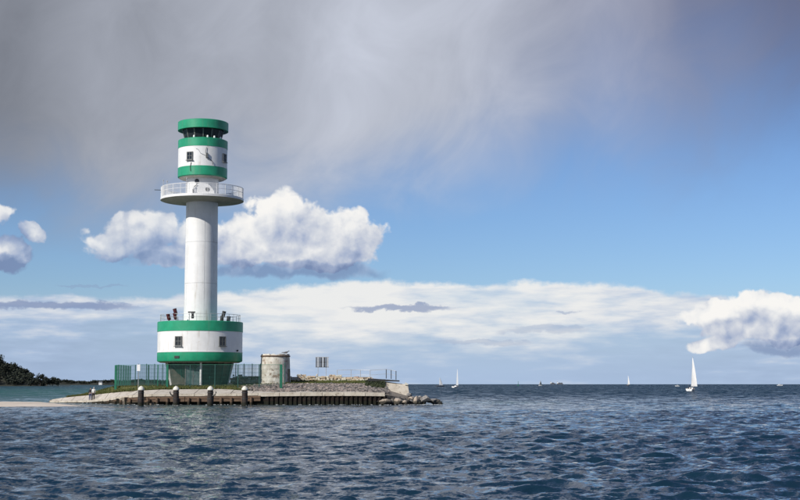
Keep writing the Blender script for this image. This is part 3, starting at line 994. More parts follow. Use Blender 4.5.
def build_stones():
    rnd = random.Random(21)
    # revetment of small stones: nobody could count them
    protos = []
    for i in range(6):
        me = rock_mesh(rnd, STONES[0], sub=1)
        protos.append(([v.co.copy() for v in me.vertices], [tuple(p.vertices) for p in me.polygons]))
        bpy.data.meshes.remove(me)
    sets = [MB(), MB(), MB()]
    for i in range(2600):
        x = rnd.uniform(-18.0, -1.2)
        y0, z0, y1, z1, y2, z2 = lerp_table(ISL, x)
        y = y1 + .1 + (y2 + .5 - y1) * rnd.random()
        if x < -15.5 and rnd.random() > (x + 18) / 2.5:
            continue
        s = rnd.uniform(.10, .26)
        V, F = protos[rnd.randrange(6)]
        a = rnd.uniform(0, 6.28)
        z = island_z(x, y)
        sets[rnd.choice((0, 0, 1, 1, 2))].add([(x + (v.x * math.cos(a) - v.y * math.sin(a)) * s * 1.25, y + (v.x * math.sin(a) + v.y * math.cos(a)) * s, z + v.z * s * .7 + .03) for v in V], F)
    root = thing('stone_revetment', 'slope of small grey and pinkish stones above the quay coping', 'stone slope', (-9, 150, 1.3))
    for mb, m, nm in zip(sets, STONES, ('grey_stones', 'pinkish_stones', 'dark_stones')):
        mb.v = [(a + 9, b - 150, c - 1.3) for a, b, c in mb.v]
        mb.build(nm, m, root, smooth=25, kind='stuff')
    # boulders at the tip: (x, y, z, rx, ry, rz, material, label)
    B = [(-1.55, 144.5, .40, .95, .6, .36, 0, 'large flat pale boulder at the left end of the rock heap, touching the quay'),
         (-.35, 144.7, .36, .66, .55, .38, 0, 'second pale flat boulder beside the largest one at the quay end'),
         (2.75, 146.2, .55, .80, .7, .55, 1, 'big rounded grey-tan boulder near the right end of the rock heap'),
         (1.75, 145.6, .50, .62, .55, .55, 0, 'tan boulder in the middle of the rock heap at the tip'),
         (3.55, 147.0, .35, .55, .5, .40, 1, 'grey boulder next to last at the right end of the heap'),
         (4.25, 147.6, .10, .62, .5, .22, 2, 'low dark wet boulder farthest right at the island tip')]
    for x, y, z, rx, ry, rz_, mi, lab in B:
        o = link('boulder', rock_mesh(rnd, ROCKS[mi]), None, (x, y, z))
        o.scale = (rx, ry, rz_)
        o.rotation_euler = (rnd.uniform(-.15, .15), rnd.uniform(-.15, .15), rnd.uniform(0, 6.28) if rx < .7 else rnd.uniform(-.3, .3))
        tag(o, lab, 'boulder', 'boulders at the tip of the island')
    shared = [rock_mesh(rnd, ROCKS[k % 3]) for k in range(8)]
    for i in range(64):
        x = rnd.uniform(-2.4, 4.4)
        t = rnd.random() ** .8
        y = 144.7 + max(0, (x + .5)) * .35 + t * (5.5 if x > 0 else 1.6)
        top = 1.05 - .20 * max(0, x - .8)
        z = min(.15 + t * .9, top) * rnd.uniform(.6, 1)
        o = link('boulder', shared[rnd.choice((0, 1, 2, 2, 2, 4, 5, 5, 5, 5, 7))], None, (x, y, z))
        s = rnd.uniform(.20, .44)
        o.scale = (s * rnd.uniform(1, 1.5), s, s * rnd.uniform(.6, .95))
        o.rotation_euler = (rnd.uniform(-.4, .4), rnd.uniform(-.4, .4), rnd.uniform(0, 6.28))
        tone = ('tan', 'grey', 'blackish')[ROCKS.index(o.data.materials[0])]
        row = 'upper rows of the rock heap under the concrete block' if z > .5 else 'waterline rows of the rock heap off the concrete block'
        tag(o, 'middling %s boulder in the %s' % (tone, row), 'boulder', 'boulders at the tip of the island')
    # old stone wall with ragged courses
    w = thing('old_stone_wall', 'ruined wall of tan and reddish stone running behind the round bunker', 'stone wall', (-12, 166, 2.3))
    meshes = {}
    xa, xb = -20.5, -3.3
    for c in range(5):
        x = xa + rnd.uniform(-.3, 0)
        while x < xb:
            L = rnd.uniform(.28, .75)
            if c == 4 and rnd.random() < .55 or c == 3 and rnd.random() < .12:
                x += L
                continue
            key = (round(L * 5), rnd.choice((0, 0, 1, 1, 1, 2)), rnd.randrange(2))
            if key not in meshes:
                l2 = round(L * 5) / 5
                bm = bmesh.new()
                bmesh.ops.create_cube(bm, size=1.0)
                for v in bm.verts:
                    v.co = Vector((v.co.x * l2 * .95, v.co.y * .62, v.co.z * .235)) + Vector((rnd.uniform(-.06, .06), rnd.uniform(-.05, .05), rnd.uniform(-.045, .045)))
                bmesh.ops.bevel(bm, geom=bm.edges[:], offset=.03, segments=1, affect='EDGES')
                me = bpy.data.meshes.new('stone_block')
                bm.to_mesh(me)
                bm.free()
                me.materials.append(BRICKS[key[1]])
                meshes[key] = me
            sag = .42 * max(0, (x + 9) / 6)
            link('stone_block', meshes[key], w, (x + L / 2 + 12, rnd.uniform(-.06, .06), .08 + .225 * c - sag * (c / 4.0) + rnd.uniform(-.03, .03)), rnd.uniform(-.08, .08))
            x += L
    MB().box((-.0, .22, .33), (17.0, .30, .9)).build('wall_core', M['earth'], w)
    # tip: concrete block, dark slab over it, creeper on its flank
    t = thing('sea_wall_block', 'pale battered concrete block closing the right end of the island', 'concrete block', (-.4, 157, 1.0))
    MB().hexa([(-1.5, -2.6, -.6), (1.55, -2.2, -.6), (1.55, 1.8, -.6), (-1.5, 1.8, -.6), (-1.35, -1.2, 1.52), (1.30, -1.0, 1.16), (1.30, 1.6, 1.16), (-1.35, 1.6, 1.52)]).build('block', M['coping'], t, smooth=0)
    MB().hexa([(.98, -1.25, 1.10), (1.34, -1.2, 1.10), (1.34, 1.7, 1.10), (.98, 1.7, 1.10), (.98, -1.25, 1.42), (1.34, -1.2, 1.24), (1.34, 1.7, 1.24), (.98, 1.7, 1.42)]).build('end_kerb', M['cap'], t, smooth=0)
    MB().hexa([(-3.3, -1.5, 1.56), (.35, -1.4, 1.50), (.35, 2, 1.50), (-3.3, 2, 1.56), (-3.3, -1.5, 1.86), (.35, -1.4, 1.64), (.35, 2, 1.64), (-3.3, 2, 1.90)]).build('cover_slab', M['dark_metal'], t, smooth=0)
    MB().hexa([(-3.4, -2.9, .1), (-1.52, -2.5, .1), (-1.40, 2, .1), (-3.4, 2, .1), (-3.3, -1.1, 1.55), (-1.38, -1.1, 1.55), (-1.38, 2, 1.55), (-3.3, 2, 1.55)]).build('retaining_wall', M['ivy'], t, smooth=0)
    iv = MB()
    for i in range(900):
        u, v_ = rnd.random(), rnd.random()
        p = Vector((-3.6 + 2.3 * u, -3.0 + 1.8 * v_, .15 + 1.5 * v_)) + Vector((0, rnd.uniform(-.12, .05), rnd.uniform(-.1, .1)))
        a = rnd.uniform(0, 6.28)
        iv.add([p + Vector((math.cos(a) * .1, -.04, math.sin(a) * .1)), p + Vector((math.cos(a + 2.1) * .09, .03, math.sin(a + 2.1) * .09)), p + Vector((math.cos(a + 4.2) * .1, -.02, math.sin(a + 4.2) * .1))], [(0, 1, 2)])
    iv.build('creeper', M['ivy'], t, smooth=0, kind='stuff')
    # railing on the slab and wall
    rl = thing('railing', 'thin grey pipe railing on top of the wall at the island tip', 'railing', (-5, 165, 2.9))
    P = [(-7.7, 166.2, 2.75, 3.95), (-6.0, 166.2, 2.75, 3.98), (-4.85, 166.2, 2.75, 3.95), (-3.65, 165.6, 2.7, 3.92), (-1.60, 157.6, 2.85, 3.95), (-1.02, 157.0, 2.80, 3.85), (-.46, 156.6, 2.70, 3.72)]
    for x, y, z0, z1 in P:
        MB().tube([(x + 5, y - 165, z0 - 2.9), (x + 5, y - 165, z1 - 2.9)], .045 if x > -3 else .035, 8).build('post', M['galv' if x < -3 else 'dark_metal'], rl)
    MB().tube([(x + 5, y - 165, z1 - 2.92) for x, y, z0, z1 in P], .028, 6).build('top_rail', M['galv'], rl)
    MB().tube([(x + 5, y - 165, (z1 + z0) / 2 - 2.9) for x, y, z0, z1 in P], .018, 6).build('mid_rail', M['galv'], rl)


build_stones()


def build_foam():
    rnd = random.Random(77)
    mb = MB()

    def flake(x, y, s):
        n = rnd.randrange(5, 9)
        V = [(x + s * 1.9 * math.cos(6.283 * k / n) * rnd.uniform(.5, 1.2), y + s * math.sin(6.283 * k / n) * rnd.uniform(.5, 1.2), .03 + rnd.uniform(-.02, .02)) for k in range(n)]
        mb.add(V + [(x, y, .055)], [(k, (k + 1) % n, n) for k in range(n)])

    for i in range(60):
        x = rnd.uniform(-2.4, 4.6)
        flake(x, 143.4 + max(0, x + .5) * .40 + rnd.gauss(0, .35), rnd.uniform(.04, .12))
    for i in range(75):
        x = rnd.uniform(-37, -2)
        flake(x, lerp_table(ISL, x)[0] - .55 - abs(rnd.gauss(0, .35)), rnd.uniform(.03, .10))
    for x in (-26.53, -22.92, -19.42, -15.88):
        for i in range(7):
            a = rnd.uniform(0, 6.28)
            flake(x + .42 * math.cos(a), 139 + .42 * math.sin(a), rnd.uniform(.03, .08))
    o = mb.build('foam', M['foam'], smooth=0, kind='stuff')
    o['label'] = 'thin white wash along the quay, posts and rocks'


build_foam()


# ------------------------------------------------------------------ the lighthouse
AX, AY, GZ = -23.35, 158.0, 1.95


def arc_pos(r, deg, z):
    """Point on a circle about the tower axis; 0 degrees faces the viewer, positive to the right."""
    a = R(deg)
    return Vector((r * math.sin(a), -r * math.cos(a), z))


FACE = math.degrees(math.atan2(-AX, AY))     # bearing of the viewer from the tower


def window_at(parent, r, deg, z, w, h, cross=True):
    p = arc_pos(r, deg, z)
    o = bpy.data.objects.new('window', None)
    o.empty_display_size = .2
    COL.objects.link(o)
    o.parent = parent
    o.location = p
    o.rotation_euler = (0, 0, R(deg))
    fr = MB()
    t, d = .09, .10
    fr.box((-w / 2 + t / 2, -.03, 0), (t, d, h)).box((w / 2 - t / 2, -.03, 0), (t, d, h))
    fr.box((0, -.03, h / 2 - t / 2), (w - 2 * t, d, t)).box((0, -.03, -h / 2 + t / 2), (w - 2 * t, d, t))
    fr.build('frame', M['frame'], o, smooth=0)
    MB().box((0, .0, 0), (w - 2 * t + .01, .05, h - 2 * t + .01)).build('pane', M['glass'], o, smooth=0)
    if cross:
        MB().box((0, -.04, 0), (.05, .05, h - 2 * t)).box((0, -.036, 0), (w - 2 * t, .04, .05)).build('mullion', M['frame'], o, smooth=0)
    MB().box((0, -.11, -h / 2 - .035), (w + .16, .18, .06)).build('sill', M['frame'], o, smooth=0)
    return o


def ring_rail(parent, r, z, h, posts, post_r, rail_m, infill=None, bars=0, bar_r=.012):
    for k in range(posts):
        p = arc_pos(r, 360.0 * k / posts + 3, z)
        MB().tube([p, p + Vector((0, 0, h))], post_r, 8).build('rail_post', rail_m, parent)
    for zz, rr in ((h, post_r * 1.1), (h * .55, post_r * .7)):
        MB().tube([arc_pos(r, 5 * k, z + zz) for k in range(72)], rr, 8, closed=True).build('rail', rail_m, parent)
    if bars:
        n = bars // posts
        for k in range(posts):
            m = MB()
            for j in range(1, n):
                p = arc_pos(r, 360.0 * (k + j / n) / posts + 3, z + .04)
                m.tube([p, p + Vector((0, 0, h - .06))], bar_r, 4)
            m.build('bar_panel', rail_m, parent, smooth=0)


def signal_lamp(parent, deg, r, z, h, tilt, m):
    """A drum lamp on a short stalk, tilted up and outward."""
    p = arc_pos(r, deg, z)
    o = bpy.data.objects.new('signal_lamp', None)
    o.empty_display_size = .2
    COL.objects.link(o)
    o.parent = parent
    o.location = p
    o.rotation_euler = (R(tilt[0]), R(tilt[1]), 0)
    MB().tube([(0, 0, 0), (0, 0, h)], .04, 8).build('stalk', M['galv'], o)
    MB().lathe([(0, h - .42), (.15, h - .40), (.21, h - .28), (.21, h + .24), (.23, h + .26), (.23, h + .34), (.19, h + .35), (.17, h + .30), (0, h + .28)], 16).build('housing', m, o)
    return o


def build_lighthouse():
    L = thing('lighthouse', 'tall white lighthouse with green bands, drum base and ring gallery', 'lighthouse', (AX, AY, GZ))
    o = -GZ
    F = -FACE                                    # rotate features so that 0 faces the viewer
    A = lambda d: d + FACE
    # foot: dark cladding panels leaning out under the drum
    MB().lathe([(4.2, -.6), (4.2, .06), (4.1, .10), (0, .10)], 48).build('plinth', M['concrete'], L)
    rb, rt, zb, zt = 3.22, 3.72, .10, 2.75
    n = 26
    for k in range(n):
        a0, a1 = 360.0 * k / n + .35, 360.0 * (k + 1) / n - .35
        if k in ((1, 2) if False else ()):
            continue
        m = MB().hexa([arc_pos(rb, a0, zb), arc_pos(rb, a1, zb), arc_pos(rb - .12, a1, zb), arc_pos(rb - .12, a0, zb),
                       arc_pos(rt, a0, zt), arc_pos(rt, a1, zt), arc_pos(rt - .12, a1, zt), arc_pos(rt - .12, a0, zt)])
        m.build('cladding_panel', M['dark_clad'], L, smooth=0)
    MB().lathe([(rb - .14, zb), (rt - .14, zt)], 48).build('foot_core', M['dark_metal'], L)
    for k in range(0, n, 2):
        p, q = arc_pos(rb + .03, 360.0 * k / n, zb), arc_pos(rt + .03, 360.0 * k / n, zt)
        MB().tube([p, q], .05, 6).build('rib', M['fence_dark'], L)
    # fin and concrete wedge at the left; wedge paints in the drum's shadow edge
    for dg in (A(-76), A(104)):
        a = R(dg)
        tx, ty = Vector((math.sin(a), -math.cos(a), 0)), Vector((math.cos(a), math.sin(a), 0))
        P = lambda r_, s, z: tx * r_ + ty * s + Vector((0, 0, z))
        MB().hexa([P(2.9, -.16, .1), P(3.42, -.16, .1), P(3.42, .16, .1), P(2.9, .16, .1), P(2.9, -.16, 2.7), P(4.05, -.16, 2.7), P(4.05, .16, 2.7), P(2.9, .16, 2.7)]).build('fin', M['white'], L, smooth=0)
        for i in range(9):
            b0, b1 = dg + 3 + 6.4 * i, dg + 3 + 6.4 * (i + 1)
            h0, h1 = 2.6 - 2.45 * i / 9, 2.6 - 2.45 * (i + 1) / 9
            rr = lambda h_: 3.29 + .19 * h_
            MB().hexa([arc_pos(3.31, b0, .1), arc_pos(3.31, b1, .1), arc_pos(3.0, b1, .1), arc_pos(3.0, b0, .1), arc_pos(rr(h0), b0, .1 + h0), arc_pos(rr(h1), b1, .1 + h1), arc_pos(3.0, b1, .1 + h1), arc_pos(3.0, b0, .1 + h0)]).build('shadow_wedge_block', M['shaded_concrete'], L, smooth=0)
    d = bpy.data.objects.new('door', None)
    COL.objects.link(d)
    d.parent = L
    d.location = arc_pos(3.42, A(-12), .12)
    d.rotation_euler = (0, 0, R(A(-12)))
    MB().box((-.42, -.10, 1.1), (.78, .08, 2.15)).build('leaf', M['glass_light'], d, smooth=0)
    MB().box((.42, -.10, 1.1), (.78, .08, 2.15)).build('leaf', M['glass_light'], d, smooth=0)
    MB().box((-.88, -.12, 1.1), (.10, .14, 2.3)).box((.88, -.12, 1.1), (.10, .14, 2.3)).box((0, -.12, 2.26), (1.66, .14, .10)).box((0, -.13, 1.07), (.06, .10, 2.27)).build('frame', M['frame'], d, smooth=0)
    MB().tube([(.10, -.2, .95), (.10, -.2, 1.2)], .02, 6).build('handle', M['galv'], d)
    p = arc_pos(3.85, A(2), 0)
    MB().tube([p + Vector((0, 0, .1)), p + Vector((0, 0, 2.72))], .13, 14).build('pillar', M['white'], L)
    # drum
    rd = 4.93
    MB().lathe([(0, 2.72), (4.55, 2.72), (4.70, 2.80)], 96).build('drum_soffit', M['soffit'], L)
    MB().lathe([(4.70, 2.80), (rd - .06, 2.86), (rd, 2.95), (rd, 3.90)], 96).build('drum_lower_band', M['green'], L)
    drum = MB().lathe([(rd - .015, 3.90), (rd - .015, 6.32)], 96).build('drum_wall', M['white'], L)
    MB().lathe([(rd, 3.895), (rd + .03, 3.895), (rd + .03, 3.96), (rd - .015, 3.97)], 96).build('drum_string_course', M['white'], L)
    MB().lathe([(rd - .012, 6.30), (rd + .03, 6.30), (rd + .03, 7.40), (rd - .02, 7.45), (rd - .22, 7.45), (rd - .25, 7.40), (1.9, 7.36)], 96).build('drum_upper_band', M['green'], L)
    for k in (0, 1, 3, 4):
        window_at(drum, rd, A(-29.5 + 60 * k), 5.12, .88, 1.12)
    # stain-catching vent and lamp on the drum
    MB().box((0, 0, 0), (.62, .08, .26)).box((0, -.03, .05), (.54, .06, .03)).box((0, -.03, -.05), (.54, .06, .03)).build('vent_grille', M['dark_metal'], L, smooth=0, loc=arc_pos(rd + .03, A(-31.5), 3.32)).rotation_euler = (0, 0, R(A(-31.5)))
    MB().lathe([(0, -.10), (.10, -.08), (.12, .02), (.08, .10), (0, .11)], 12).build('outdoor_lamp', M['dark_metal'], L, loc=arc_pos(rd + .06, A(59), 4.10))
    # deck railing and signal lamps on the drum
    ring_rail(L, rd - .30, 7.42, .85, 36, .022, M['galv'])
    signal_lamp(L, A(-53), 4.35, 7.40, .55, (6, -14), M['red_metal'])
    signal_lamp(L, A(-45), 3.60, 7.40, 1.20, (0, -16), M['red_metal'])
    signal_lamp(L, A(-39), 4.30, 7.40, .62, (4, -14), M['red_metal'])
    signal_lamp(L, A(36), 4.10, 7.40, .30, (0, 6), M['dark_metal'])
    signal_lamp(L, A(47), 3.30, 7.40, .95, (0, 14), M['dark_metal'])
    signal_lamp(L, A(47.5), 4.30, 7.40, .30, (0, 6), M['dark_metal'])
    h = bpy.data.objects.new('fog_horn', None)
    COL.objects.link(h)
    h.parent = L
    h.location = arc_pos(4.45, A(-17), 7.40)
    h.rotation_euler = (0, 0, R(A(-8)))
    MB().tube([(0, 0, -.55), (0, 0, 1.02)], .045, 8).build('stalk', M['rail_white'], h)
    MB().box((.30, 0, 1.02), (.82, .16, .13)).build('bracket', M['dark_metal'], h, smooth=0)
    MB().lathe([(0, .28), (.14, .30), (.17, .50), (.12, .72), (.20, .96), (0, .97)], 14).build('horn', M['dark_metal'], h, loc=(.42, 0, 0))
    # column in three sections with open joints
    for z0, z1, r0, r1 in ((7.30, 11.93, 1.945, 1.915), (11.97, 16.76, 1.915, 1.885), (16.80, 21.60, 1.885, 1.860)):
        MB().lathe([(r0 - .05, z0 - .02), (r0, z0), (r1, z1), (r1 - .05, z1 + .02)], 72).build('column_section', M['white'], L)
    MB().lathe([(1.80, 7.3), (1.78, 24.6)], 48).build('column_core', M['soffit'], L)
    for dg in (A(10), A(-60)):
        MB().tube([arc_pos(1.952, dg, 7.4), arc_pos(1.870, dg, 21.6)], .012, 6).build('conduit', M['white'], L)
    # gallery
    rg = 4.87
    MB().lathe([(1.86, 21.50), (2.05, 21.58), (rg - .10, 21.72), (rg, 21.76)], 96).build('gallery_soffit', M['soffit'], L)
    MB().lathe([(rg, 21.76), (rg, 22.02), (rg - .04, 22.05), (1.8, 22.06)], 96).build('gallery_slab', M['white'], L)
    ring_rail(L, rg - .06, 22.03, 1.22, 28, .030, M['rail_white'], bars=364, bar_r=.013)
    # neck and what stands on the gallery
    MB().lathe([(1.93, 22.05), (1.93, 24.36)], 72).build('neck', M['white'], L)
    rh = bpy.data.objects.new('equipment_housing', None)
    COL.objects.link(rh)
    rh.parent = L
    rh.location = arc_pos(3.0, A(2), 22.06)
    rh.rotation_euler = (0, 0, R(A(2)))
    shell, N = MB(), 20
    pr = [(-1.25 + 2.5 * i / N, .35 + 1.0 * (1 - abs(-1 + 2 * i / N) ** 2.2)) for i in range(N + 1)]
    V = [(x, y, z) for y in (-.55, .55) for x, z in pr] + [(pr[0][0], -.55, 0), (pr[-1][0], -.55, 0), (pr[0][0], .55, 0), (pr[-1][0], .55, 0)]
    k = N + 1
    Fc = [(i, i + 1, k + i + 1, k + i) for i in range(N)] + [tuple([2 * k, 2 * k + 1] + list(range(N, -1, -1))), tuple([2 * k + 3, 2 * k + 2] + list(range(k, 2 * k))), (0, k, 2 * k + 2, 2 * k), (2 * k + 1, 2 * k + 3, 2 * k - 1, N)]
    shell.add(V, Fc).build('shell', M['rail_white'], rh, smooth=50)
    MB().lathe([(0, -.03), (.24, -.03), (.24, .03), (.17, .05), (0, .05)], 18).build('porthole', M['glass'], rh, loc=(.45, -.57, .62)).rotation_euler = (R(90), 0, 0)
    MB().tube([(-1.15, -.62, .1), (-1.22, -.62, .5), (-1.02, -.62, .9), (-.72, -.62, 1.15)], .055, 8).build('hose', M['dark_metal'], rh)
    MB().lathe([(0, -.06), (.26, -.06), (.26, .06), (.20, .09), (0, .09)], 18).build('porthole', M['glass'], L, loc=arc_pos(1.96, A(-19), 23.85)).rotation_euler = (R(90), 0, R(A(-19)))
    for dg, hh in ((A(-71), 1.75), (A(-58), 1.5), (A(-22), 1.6)):
        q = arc_pos(rg - .1, dg, 22.05)
        MB().tube([q, q + Vector((0, 0, hh))], .03, 8).build('lamp_pole', M['galv'], L)
        MB().lathe([(0, 0), (.07, .02), (.08, .12), (.04, .18), (0, .19)], 12).build('gallery_lamp', M['galv'], L, loc=q + Vector((0, 0, hh)))
    q = arc_pos(rg, A(-80), 22.85)
    MB().tube([q, q + arc_pos(.75, A(-85), 0)], .035, 8).build('davit_arm', M['dark_metal'], L)
    # cabin
    rc = 2.90
    MB().lathe([(1.9, 24.30), (2.55, 24.30), (2.78, 24.42)], 80).build('cabin_soffit', M['soffit'], L)
    MB().lathe([(2.78, 24.42), (rc, 24.52), (rc, 25.57)], 80).build('cabin_lower_band', M['green'], L)
    cab = MB().lathe([(rc - .012, 25.56), (rc - .012, 27.92)], 80).build('cabin_wall', M['white'], L)
    MB().lathe([(rc - .008, 27.90), (rc + .015, 27.90), (rc + .015, 28.86), (rc - .10, 28.92), (2.0, 28.92)], 80).build('cabin_upper_band', M['green'], L)
    for k in range(4):
        window_at(cab, rc, A(-31 + 90.5 * k), 26.72, .80, .98)
    # cable, lamp bracket and rungs on the cabin front
    MB().tube([arc_pos(rc + .04, A(-16 + 5.2 * i), 27.55 - .22 * i + .13 * math.sin(i * 2.1)) for i in range(7)], .022, 6).build('cable', M['galv'], L)
    MB().tube([arc_pos(rc + .05, A(8), 27.7), arc_pos(rc + .09, A(6), 27.1), arc_pos(rc + .06, A(12), 26.5), arc_pos(rc + .05, A(22), 26.1), arc_pos(rc + .05, A(24), 25.7)], .028, 6).build('cable', M['dark_metal'], L)
    MB().box((0, -.08, 0), (.24, .22, .55)).build('junction_box', M['frame'], L, smooth=0, loc=arc_pos(rc, A(9), 26.75)).rotation_euler = (0, 0, R(A(9)))
    MB().tube([arc_pos(rc + .04, A(-27), 25.95), arc_pos(rc + .05, A(-29), 25.5), arc_pos(rc + .05, A(-28), 24.9)], .03, 6).build('cable', M['dark_metal'], L)
    # lantern windows lean outward between V-shaped mullions
    n = 14
    r0, r1, z0, z1 = 2.12, 2.42, 28.92, 30.10
    MB().lathe([(1.0, 28.93), (1.0, 30.1)], 24).build('lantern_core', M['dark_metal'], L)
    MB().lathe([(.0, 29.35), (.42, 29.35), (.45, 29.4), (.42, 29.45), (0, 29.46)], 20).build('lens', M['glass_light'], L)
    for k in range(n):
        a0, a1 = A(360.0 * k / n + 1.6), A(360.0 * (k + 1) / n - 1.6)
        MB().hexa([arc_pos(r0, a0, z0), arc_pos(r0, a1, z0), arc_pos(r0 - .04, a1, z0), arc_pos(r0 - .04, a0, z0),
                   arc_pos(r1, a0, z1), arc_pos(r1, a1, z1), arc_pos(r1 - .04, a1, z1), arc_pos(r1 - .04, a0, z1)]).build('lantern_pane', M['glass'], L, smooth=0)
        ac = A(360.0 * k / n)
        MB().hexa([arc_pos(r0 + .05, ac - .9, z0), arc_pos(r0 + .05, ac + .9, z0), arc_pos(r0 - .06, ac + .9, z0), arc_pos(r0 - .06, ac - .9, z0),
                   arc_pos(r1 + .05, ac - 2.4, z1), arc_pos(r1 + .05, ac + 2.4, z1), arc_pos(r1 - .06, ac + 2.4, z1), arc_pos(r1 - .06, ac - 2.4, z1)]).build('mullion', M['frame'], L, smooth=0)
    for dg in (-24, 12, 31, 52):
        MB().lathe([(0, 0), (.10, 0), (.13, .12), (.10, .26), (0, .30)], 12).build('sector_light', M['rail_white'], L, loc=arc_pos(2.55, A(dg), 28.93))
    # cap
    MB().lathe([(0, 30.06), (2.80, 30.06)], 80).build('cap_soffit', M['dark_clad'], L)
    MB().lathe([(2.80, 30.06), (2.97, 30.08), (2.97, 31.05), (2.90, 31.10), (1.5, 31.22), (0, 31.25)], 80).build('cap', M['green'], L)
    MB().lathe([(.30, 31.2), (.30, 31.42), (.24, 31.5), (0, 31.52)], 16).build('roof_vent', M['galv'], L)
    MB().tube([(.9, .4, 31.2), (.9, .4, 31.9)], .018, 6).build('antenna', M['galv'], L)


build_lighthouse()


# ------------------------------------------------------------------ fence round the tower
def build_fence():
    f = thing('fence', 'tall dark green mesh fence enclosing the foot of the lighthouse', 'fence', (-23, 152, 1.9))
    off = Vector((23, -152, -1.9))
    wire = {}

    def panel(p, q, h, step=.05, r=.0058, m='fence_dark'):
        p, q = Vector(p), Vector(q)
        n = max(2, int((q - p).length / step))
        mb = MB()
        for i in range(1, n):
            a = p.lerp(q, i / n)
            mb.tube([a + Vector((0, 0, .08)) + off, a + Vector((0, 0, h - .05)) + off], r, 3)
        for k in range(6):
            z = .12 + (h - .22) * k / 5
            mb.tube([p + Vector((0, 0, z)) + off, q + Vector((0, 0, z)) + off], r * 1.4, 4)
        mb.build('mesh_panel', M[m], f, smooth=0)

    def post(p, h, w, m):
        MB().box((p[0] + off.x, p[1] + off.y, p[2] + h / 2 - .2 + off.z), (w, w, h + .4)).build('post', M[m], f, smooth=0)

    def run(pts, h, w, m, **kw):
        for i, p in enumerate(pts):
            post(p, h, w[i] if isinstance(w, list) else w, m[i] if isinstance(m, list) else m)
            if i:
                panel(pts[i - 1], p, h, **kw)

    def gz(x, y): return island_z(x, y)
    fx = [-32.75, -30.2, -28.5, -27.3, -26.1, -23.5, -20.7, -18.1, -15.7, -13.25]
    front = [(x, max(156.3 - 4.2 * (x + 32.75) / 6.65, 152.1) - (.08 * max(0, x + 26.1)), 1.97) for x in fx]
    run(front, 2.42, [.26, .09, .12, .10, .24, .08, .08, .09, .10, .28], ['fence_green', 'fence_dark', 'fence_dark', 'fence_green', 'fence_green', 'fence_dark', 'fence_dark', 'fence_dark', 'fence_dark', 'fence_green'])
    # left side runs back almost along the line of sight
    side = [(-32.75 - .75 * i / 6, 156.3 + 12.2 * i / 6, 1.97) for i in range(1, 7)]
    panel((-32.75, 156.3, 1.97), side[0], 2.5, step=.09, r=.0045, m='fence_green')
    run(side, 2.5, .10, 'fence_green', step=.09, r=.0045)
    back = [(-33.5 + 1.02 * i, 168.4 - .1 * i, 2.1) for i in range(1, 20)]
    run(back, 2.62, .085, 'fence_dark')
    right = [(-14.12 + .3 * i, 166.5 - 3.7 * i, 2.15) for i in range(1, 4)]
    run(right, 2.5, .085, 'fence_dark')
    MB().tube([Vector((p[0], p[1], p[2] + 2.42)) + off for p in front], .02, 6).build('top_rail', M['fence_green'], f)
    s = thing('notice_sign', 'small white sign on a thin post before the left fence', 'sign', (-29.05, 150.6, 1.6))
    MB().tube([(0, 0, -.2), (0, 0, 2.75)], .028, 8).build('post', M['galv'], s)
    MB().box((0, -.045, 2.42), (.36, .03, .72)).build('board', M['rail_white'], s, smooth=0)


build_fence()


# ------------------------------------------------------------------ round bunker, gull, slatted board
def build_bunker():
    b = thing('bunker', 'squat round weathered concrete bunker right of the lighthouse', 'bunker', (-14.65, 159.2, 2.0))
    rnd = random.Random(9)
    mb = MB()
    n, rows = 56, 12
    V = []
    for j in range(rows + 1):
        t = j / rows
        for i in range(n):
            a = 2 * math.pi * i / n
            r = 1.84 - .19 * t + rnd.uniform(-.012, .012) + (rnd.uniform(-.05, .0) if j == rows else 0)
            V.append((r * math.sin(a), -r * math.cos(a), -.3 + 4.02 * t + (rnd.uniform(-.10, .05) if j == rows else 0)))
    V.append((0, 0, 3.62))
    F = [(j * n + i, j * n + (i + 1) % n, (j + 1) * n + (i + 1) % n, (j + 1) * n + i) for j in range(rows) for i in range(n)]
    F += [(rows * n + i, rows * n + (i + 1) % n, (rows + 1) * n) for i in range(n)]
    mb.add(V, F)
    mb.build('wall', M['bunker'], b, smooth=45)
    MB().lathe([(1.62, 3.40), (1.74, 3.40), (1.75, 3.52), (1.66, 3.56)], 56).build('rusty_rim', M['timber'], b)
    p = thing('bollard', 'short post with dark bands standing right against the bunker', 'bollard', (-13.0, 158.4, 2.1))
    MB().lathe([(.2, -.2), (.2, .1), (.13, .15), (.12, 1.7), (.16, 1.75), (.16, 1.85), (0, 1.9)], 14).build('shaft', M['dark_metal'], p)


build_bunker()


